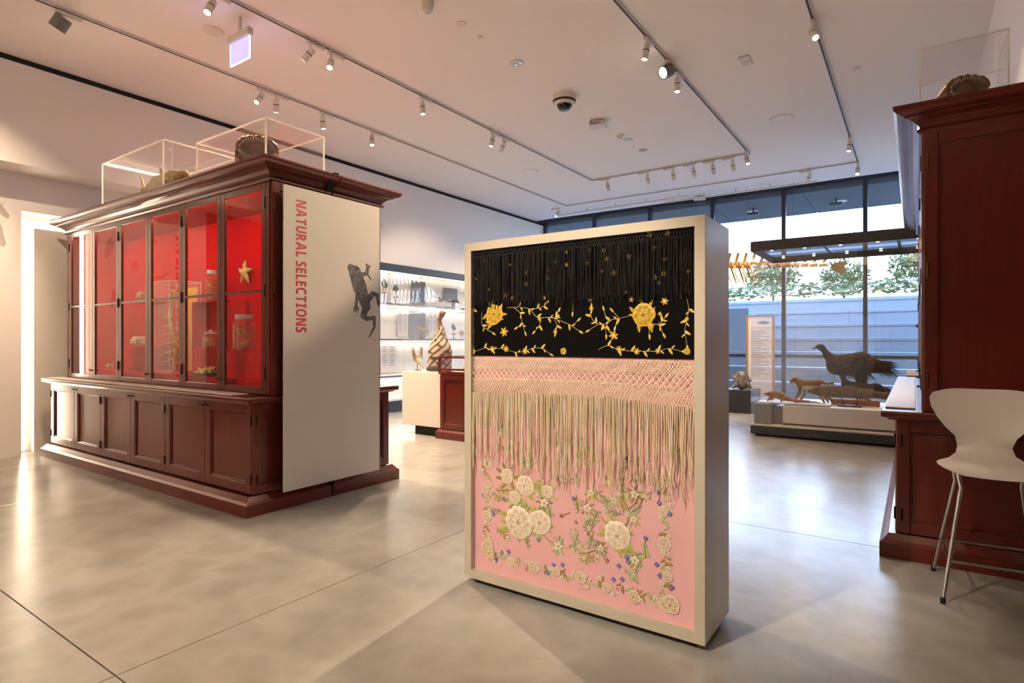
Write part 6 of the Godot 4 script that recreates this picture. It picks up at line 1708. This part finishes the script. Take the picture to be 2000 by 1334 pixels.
func build_window_exhibits() -> void:
	# skeleton hung near the window
	var t := thing("hanging_skeleton", "golden brown whale skeleton hung from the ceiling by the window", "skeleton", Vector3(-4.6, 3.05, -12.55))
	var vert := func(k: float) -> MB:
		var m := MB.new()
		m.tube([Vector3(-0.07, 0, 0), Vector3(0.0, 0, 0), Vector3(0.07, 0, 0)], 0, 0, 10, true, [0.075 * k, 0.062 * k, 0.075 * k])
		m.prism(PackedVector2Array([Vector2(-0.03, 0.05), Vector2(0.03, 0.05), Vector2(0.075, 0.24 * k), Vector2(0.03, 0.26 * k)]), Transform3D(Basis(), Vector3(0, 0, -0.012)), 0.024)
		for s in [-1.0, 1.0]: m.tube([Vector3(0, 0, s * 0.04), Vector3(0.02, 0.02, s * 0.2 * k)], 0.022, 0.012, 6)
		return m
	var rib := func(k: float) -> MB:
		var m := MB.new()
		for s in [-1.0, 1.0]:
			m.tube([Vector3(0, 0.0, s * 0.05), Vector3(0.02, -0.05, s * 0.26 * k), Vector3(0.06, -0.3 * k, s * 0.36 * k), Vector3(0.12, -0.52 * k, s * 0.3 * k)], 0, 0, 7, true, [0.02, 0.022, 0.02, 0.012])
		return m
	for i in 27:
		var k := 1.0 if i < 17 else lerpf(1.0, 0.42, (i - 17) / 10.0)
		var v := part(t, "vertebra", vert.call(k), M.bone, Vector3(-1.0 + i * 0.16, -0.012 * maxf(0.0, i - 10.0), 0))
		if i < 19 and i > 1: part(v, "rib", rib.call(1.0 if i < 14 else 0.75), M.bone)
	var fl := MB.new()
	fl.prism(PackedVector2Array([Vector2(0, -0.03), Vector2(0.14, -0.16), Vector2(0.26, -0.14), Vector2(0.22, -0.02), Vector2(0.26, 0.08), Vector2(0.12, 0.07), Vector2(0, 0.03)]), Transform3D(Basis(), Vector3(3.3, -0.22, -0.02)), 0.04)
	part(t, "tail_bone", fl, M.bone)
	var skull := body([[Vector3(-1.2, -0.05, 0), Vector3(-1.45, -0.08, 0), 0.2, 0.24], [Vector3(-1.45, -0.1, 0), Vector3(-2.0, -0.18, 0), 0.16, 0.05]], 0.035, 0.05, plain(Color(0.48, 0.34, 0.15)))
	part(t, "skull", skull, M.specimen)
	for q in [-1.4, -0.3, 0.7, 1.7, 2.6]:
		var w := MB.new()
		w.tube([Vector3(q, 0.06, 0), Vector3(q, 1.56, -0.3)], 0.003, 0.003, 5)
		part(t, "wire", w, M.grey_metal)
	# reading panel
	t = thing("reading_panel", "tall framed text panel with a small fish picture by the window", "panel", Vector3(-2.58, 0, -12.6))
	part(t, "board", one(Vector3(-0.24, 0.1, -0.02), Vector3(0.24, 1.91, 0.01)), M.label_card)
	for x in [-0.25, 0.25]: part(t, "frame_post", one(Vector3(x - 0.02, 0, -0.03), Vector3(x + 0.02, 1.93, 0.02), 0.003), mat("panel_timber", Color(0.6, 0.48, 0.36), 0.5))
	part(t, "frame_top", one(Vector3(-0.23, 1.9, -0.03), Vector3(0.23, 1.93, 0.02)), M.panel_timber)
	var pm := MB.new()
	for r in 26: pm.span(Vector3(-0.17, 1.6 - r * 0.036, 0.01), Vector3(-0.17 + 0.34 * (0.75 + 0.25 * sin(r * 2.7)), 1.612 - r * 0.036, 0.0106))
	part(t, "print", pm, M.text_ink)
	var fm := MB.new()
	fm.prism(PackedVector2Array([Vector2(-0.06, 0), Vector2(0.02, 0.035), Vector2(0.12, 0.03), Vector2(0.2, 0.0), Vector2(0.12, -0.03), Vector2(0.02, -0.03)]), Transform3D(Basis(), Vector3(0.0, 1.78, 0.01)), 0.001)
	part(t, "fish_picture", fm, M.grey_metal)
	# rock-like fossil on a low dark plinth
	solo("fossil_plinth", "low dark plinth under the crumpled grey fossil", "plinth", one(Vector3(-3.6, 0.0, -12.5), Vector3(-2.55, 0.45, -11.9), 0.004), M.case_dark)
	var bones: Array = []
	for k in 12:
		var a := k * 0.9
		bones.append([Vector3(cos(a) * 0.05, 0.16 + 0.05 * sin(a * 2.0), sin(a) * 0.06), Vector3(cos(a) * 0.15, 0.17 + 0.13 * sin(a * 1.7), sin(a) * 0.12), 0.055, 0.028])
	bones.append([Vector3(0, 0.12, 0), Vector3(0, 0.2, 0), 0.12, 0.12])
	solo("folded_fossil", "crumpled grey folded fossil on a low dark plinth by the window", "fossil", body(bones, 0.012, 0.012, mottled(Color(0.4, 0.35, 0.3), Color(0.12, 0.1, 0.09), 16.0, 3), Vector3(1.1, 1.1, 1), 0.004), M.hide, Vector3(-2.83, 0.45, -12.15))

# ---- stool ---------------------------------------------------------------
func build_stool() -> void:
	var t := thing("counter_stool", "white moulded shell counter stool with chrome legs", "stool", Vector3(0.345, 0, -4.12), 0.06)
	# shell: seat running up into a waisted back; local +z is the front
	var spine := [[0.235, 0.700, 0.15], [0.225, 0.722, 0.19], [0.19, 0.742, 0.225], [0.12, 0.75, 0.245], [0.03, 0.745, 0.245], [-0.06, 0.738, 0.225], [-0.13, 0.742, 0.175], [-0.175, 0.765, 0.135], [-0.2, 0.8, 0.125], [-0.214, 0.84, 0.14], [-0.226, 0.89, 0.185], [-0.238, 0.95, 0.225], [-0.25, 1.01, 0.252], [-0.262, 1.065, 0.258], [-0.27, 1.1, 0.243], [-0.276, 1.12, 0.2]]
	var front: Array = []
	var rear: Array = []
	for i in spine.size():
		var s: Array = spine[i]
		var p0: Array = spine[maxi(i - 1, 0)]
		var p1: Array = spine[mini(i + 1, spine.size() - 1)]
		var tg := Vector2(p1[0] - p0[0], p1[1] - p0[1]).normalized()
		var nn := Vector3(0, -tg.x, tg.y)   # points up over the seat, forward on the back
		if nn.dot(Vector3(0, 1, 1)) < 0.0: nn = -nn
		var lf := PackedVector3Array()
		var lr := PackedVector3Array()
		for j in 25:
			var u := j / 12.0 - 1.0
			var curl: float = 0.035 * u * u * (1.0 if i > 8 else -0.5)
			var dip := Vector3(0, -0.012 * (1.0 - u * u), 0) if i < 7 else Vector3.ZERO
			var top := 0.0
			if i > 12: top = -0.02 * (i - 12) / 3.0 * u * u * u * u
			var p := Vector3(u * s[2], s[1] + top, s[0]) + nn * curl + dip
			lf.append(p); lr.append(p - nn * 0.009)
		front.append(lf); rear.append(lr)
	var m := MB.new()
	m.grid(front, false, Vector3(0, 1, 1))
	m.grid(rear, false, Vector3(0, -1, -1))
	for j in [0, 24]:
		var e: Array = []
		for i in spine.size(): e.append(PackedVector3Array([front[i][j], rear[i][j]]))
		m.grid(e, false, Vector3(-1 if j == 0 else 1, 0, 0))
	for i in [0, spine.size() - 1]: m.grid([front[i], rear[i]], false, Vector3(0, -0.3, 1) if i == 0 else Vector3(0, 1, 0))
	part(t, "shell", m, M.chair_white)
	var legs := [[Vector3(-0.13, 0.71, 0.1), Vector3(-0.235, 0.012, 0.23)], [Vector3(0.13, 0.71, 0.1), Vector3(0.235, 0.012, 0.23)], [Vector3(-0.13, 0.705, -0.08), Vector3(-0.235, 0.012, -0.29)], [Vector3(0.13, 0.705, -0.08), Vector3(0.235, 0.012, -0.29)]]
	for l in legs:
		m = MB.new()
		var knee: Vector3 = l[0] + Vector3(signf(l[0].x) * 0.03, -0.012, 0.02 * signf(l[0].z))
		m.tube([l[0] + Vector3(-signf(l[0].x) * 0.08, 0.004, -l[0].z * 0.6), l[0], knee, l[0].lerp(l[1], 0.15), l[1]], 0.0095, 0.0095, 12)
		var g := part(t, "leg", m, M.chrome)
		m = MB.new()
		m.lathe([Vector2(0.011, 0.0), Vector2(0.0125, 0.004), Vector2(0.0125, 0.03), Vector2(0.01, 0.034)], Vector3(l[1].x, 0, l[1].z), 12)
		part(g, "rubber_foot", m, M.rubber)
	var ring: Array = []
	for k in [0, 1, 3, 2]: ring.append(legs[k][0].lerp(legs[k][1], 0.70 if k < 2 else 0.70))
	for k in 4:
		m = MB.new()
		m.tube([ring[k], ring[(k + 1) % 4]], 0.0075, 0.0075, 10)
		part(t, "foot_rail", m, M.chrome)
	m = MB.new()
	m.lathe([Vector2(0.06, 0.69), Vector2(0.07, 0.70), Vector2(0.06, 0.712)], Vector3(0, 0, 0.0), 20)
	part(t, "hub", m, M.chrome)
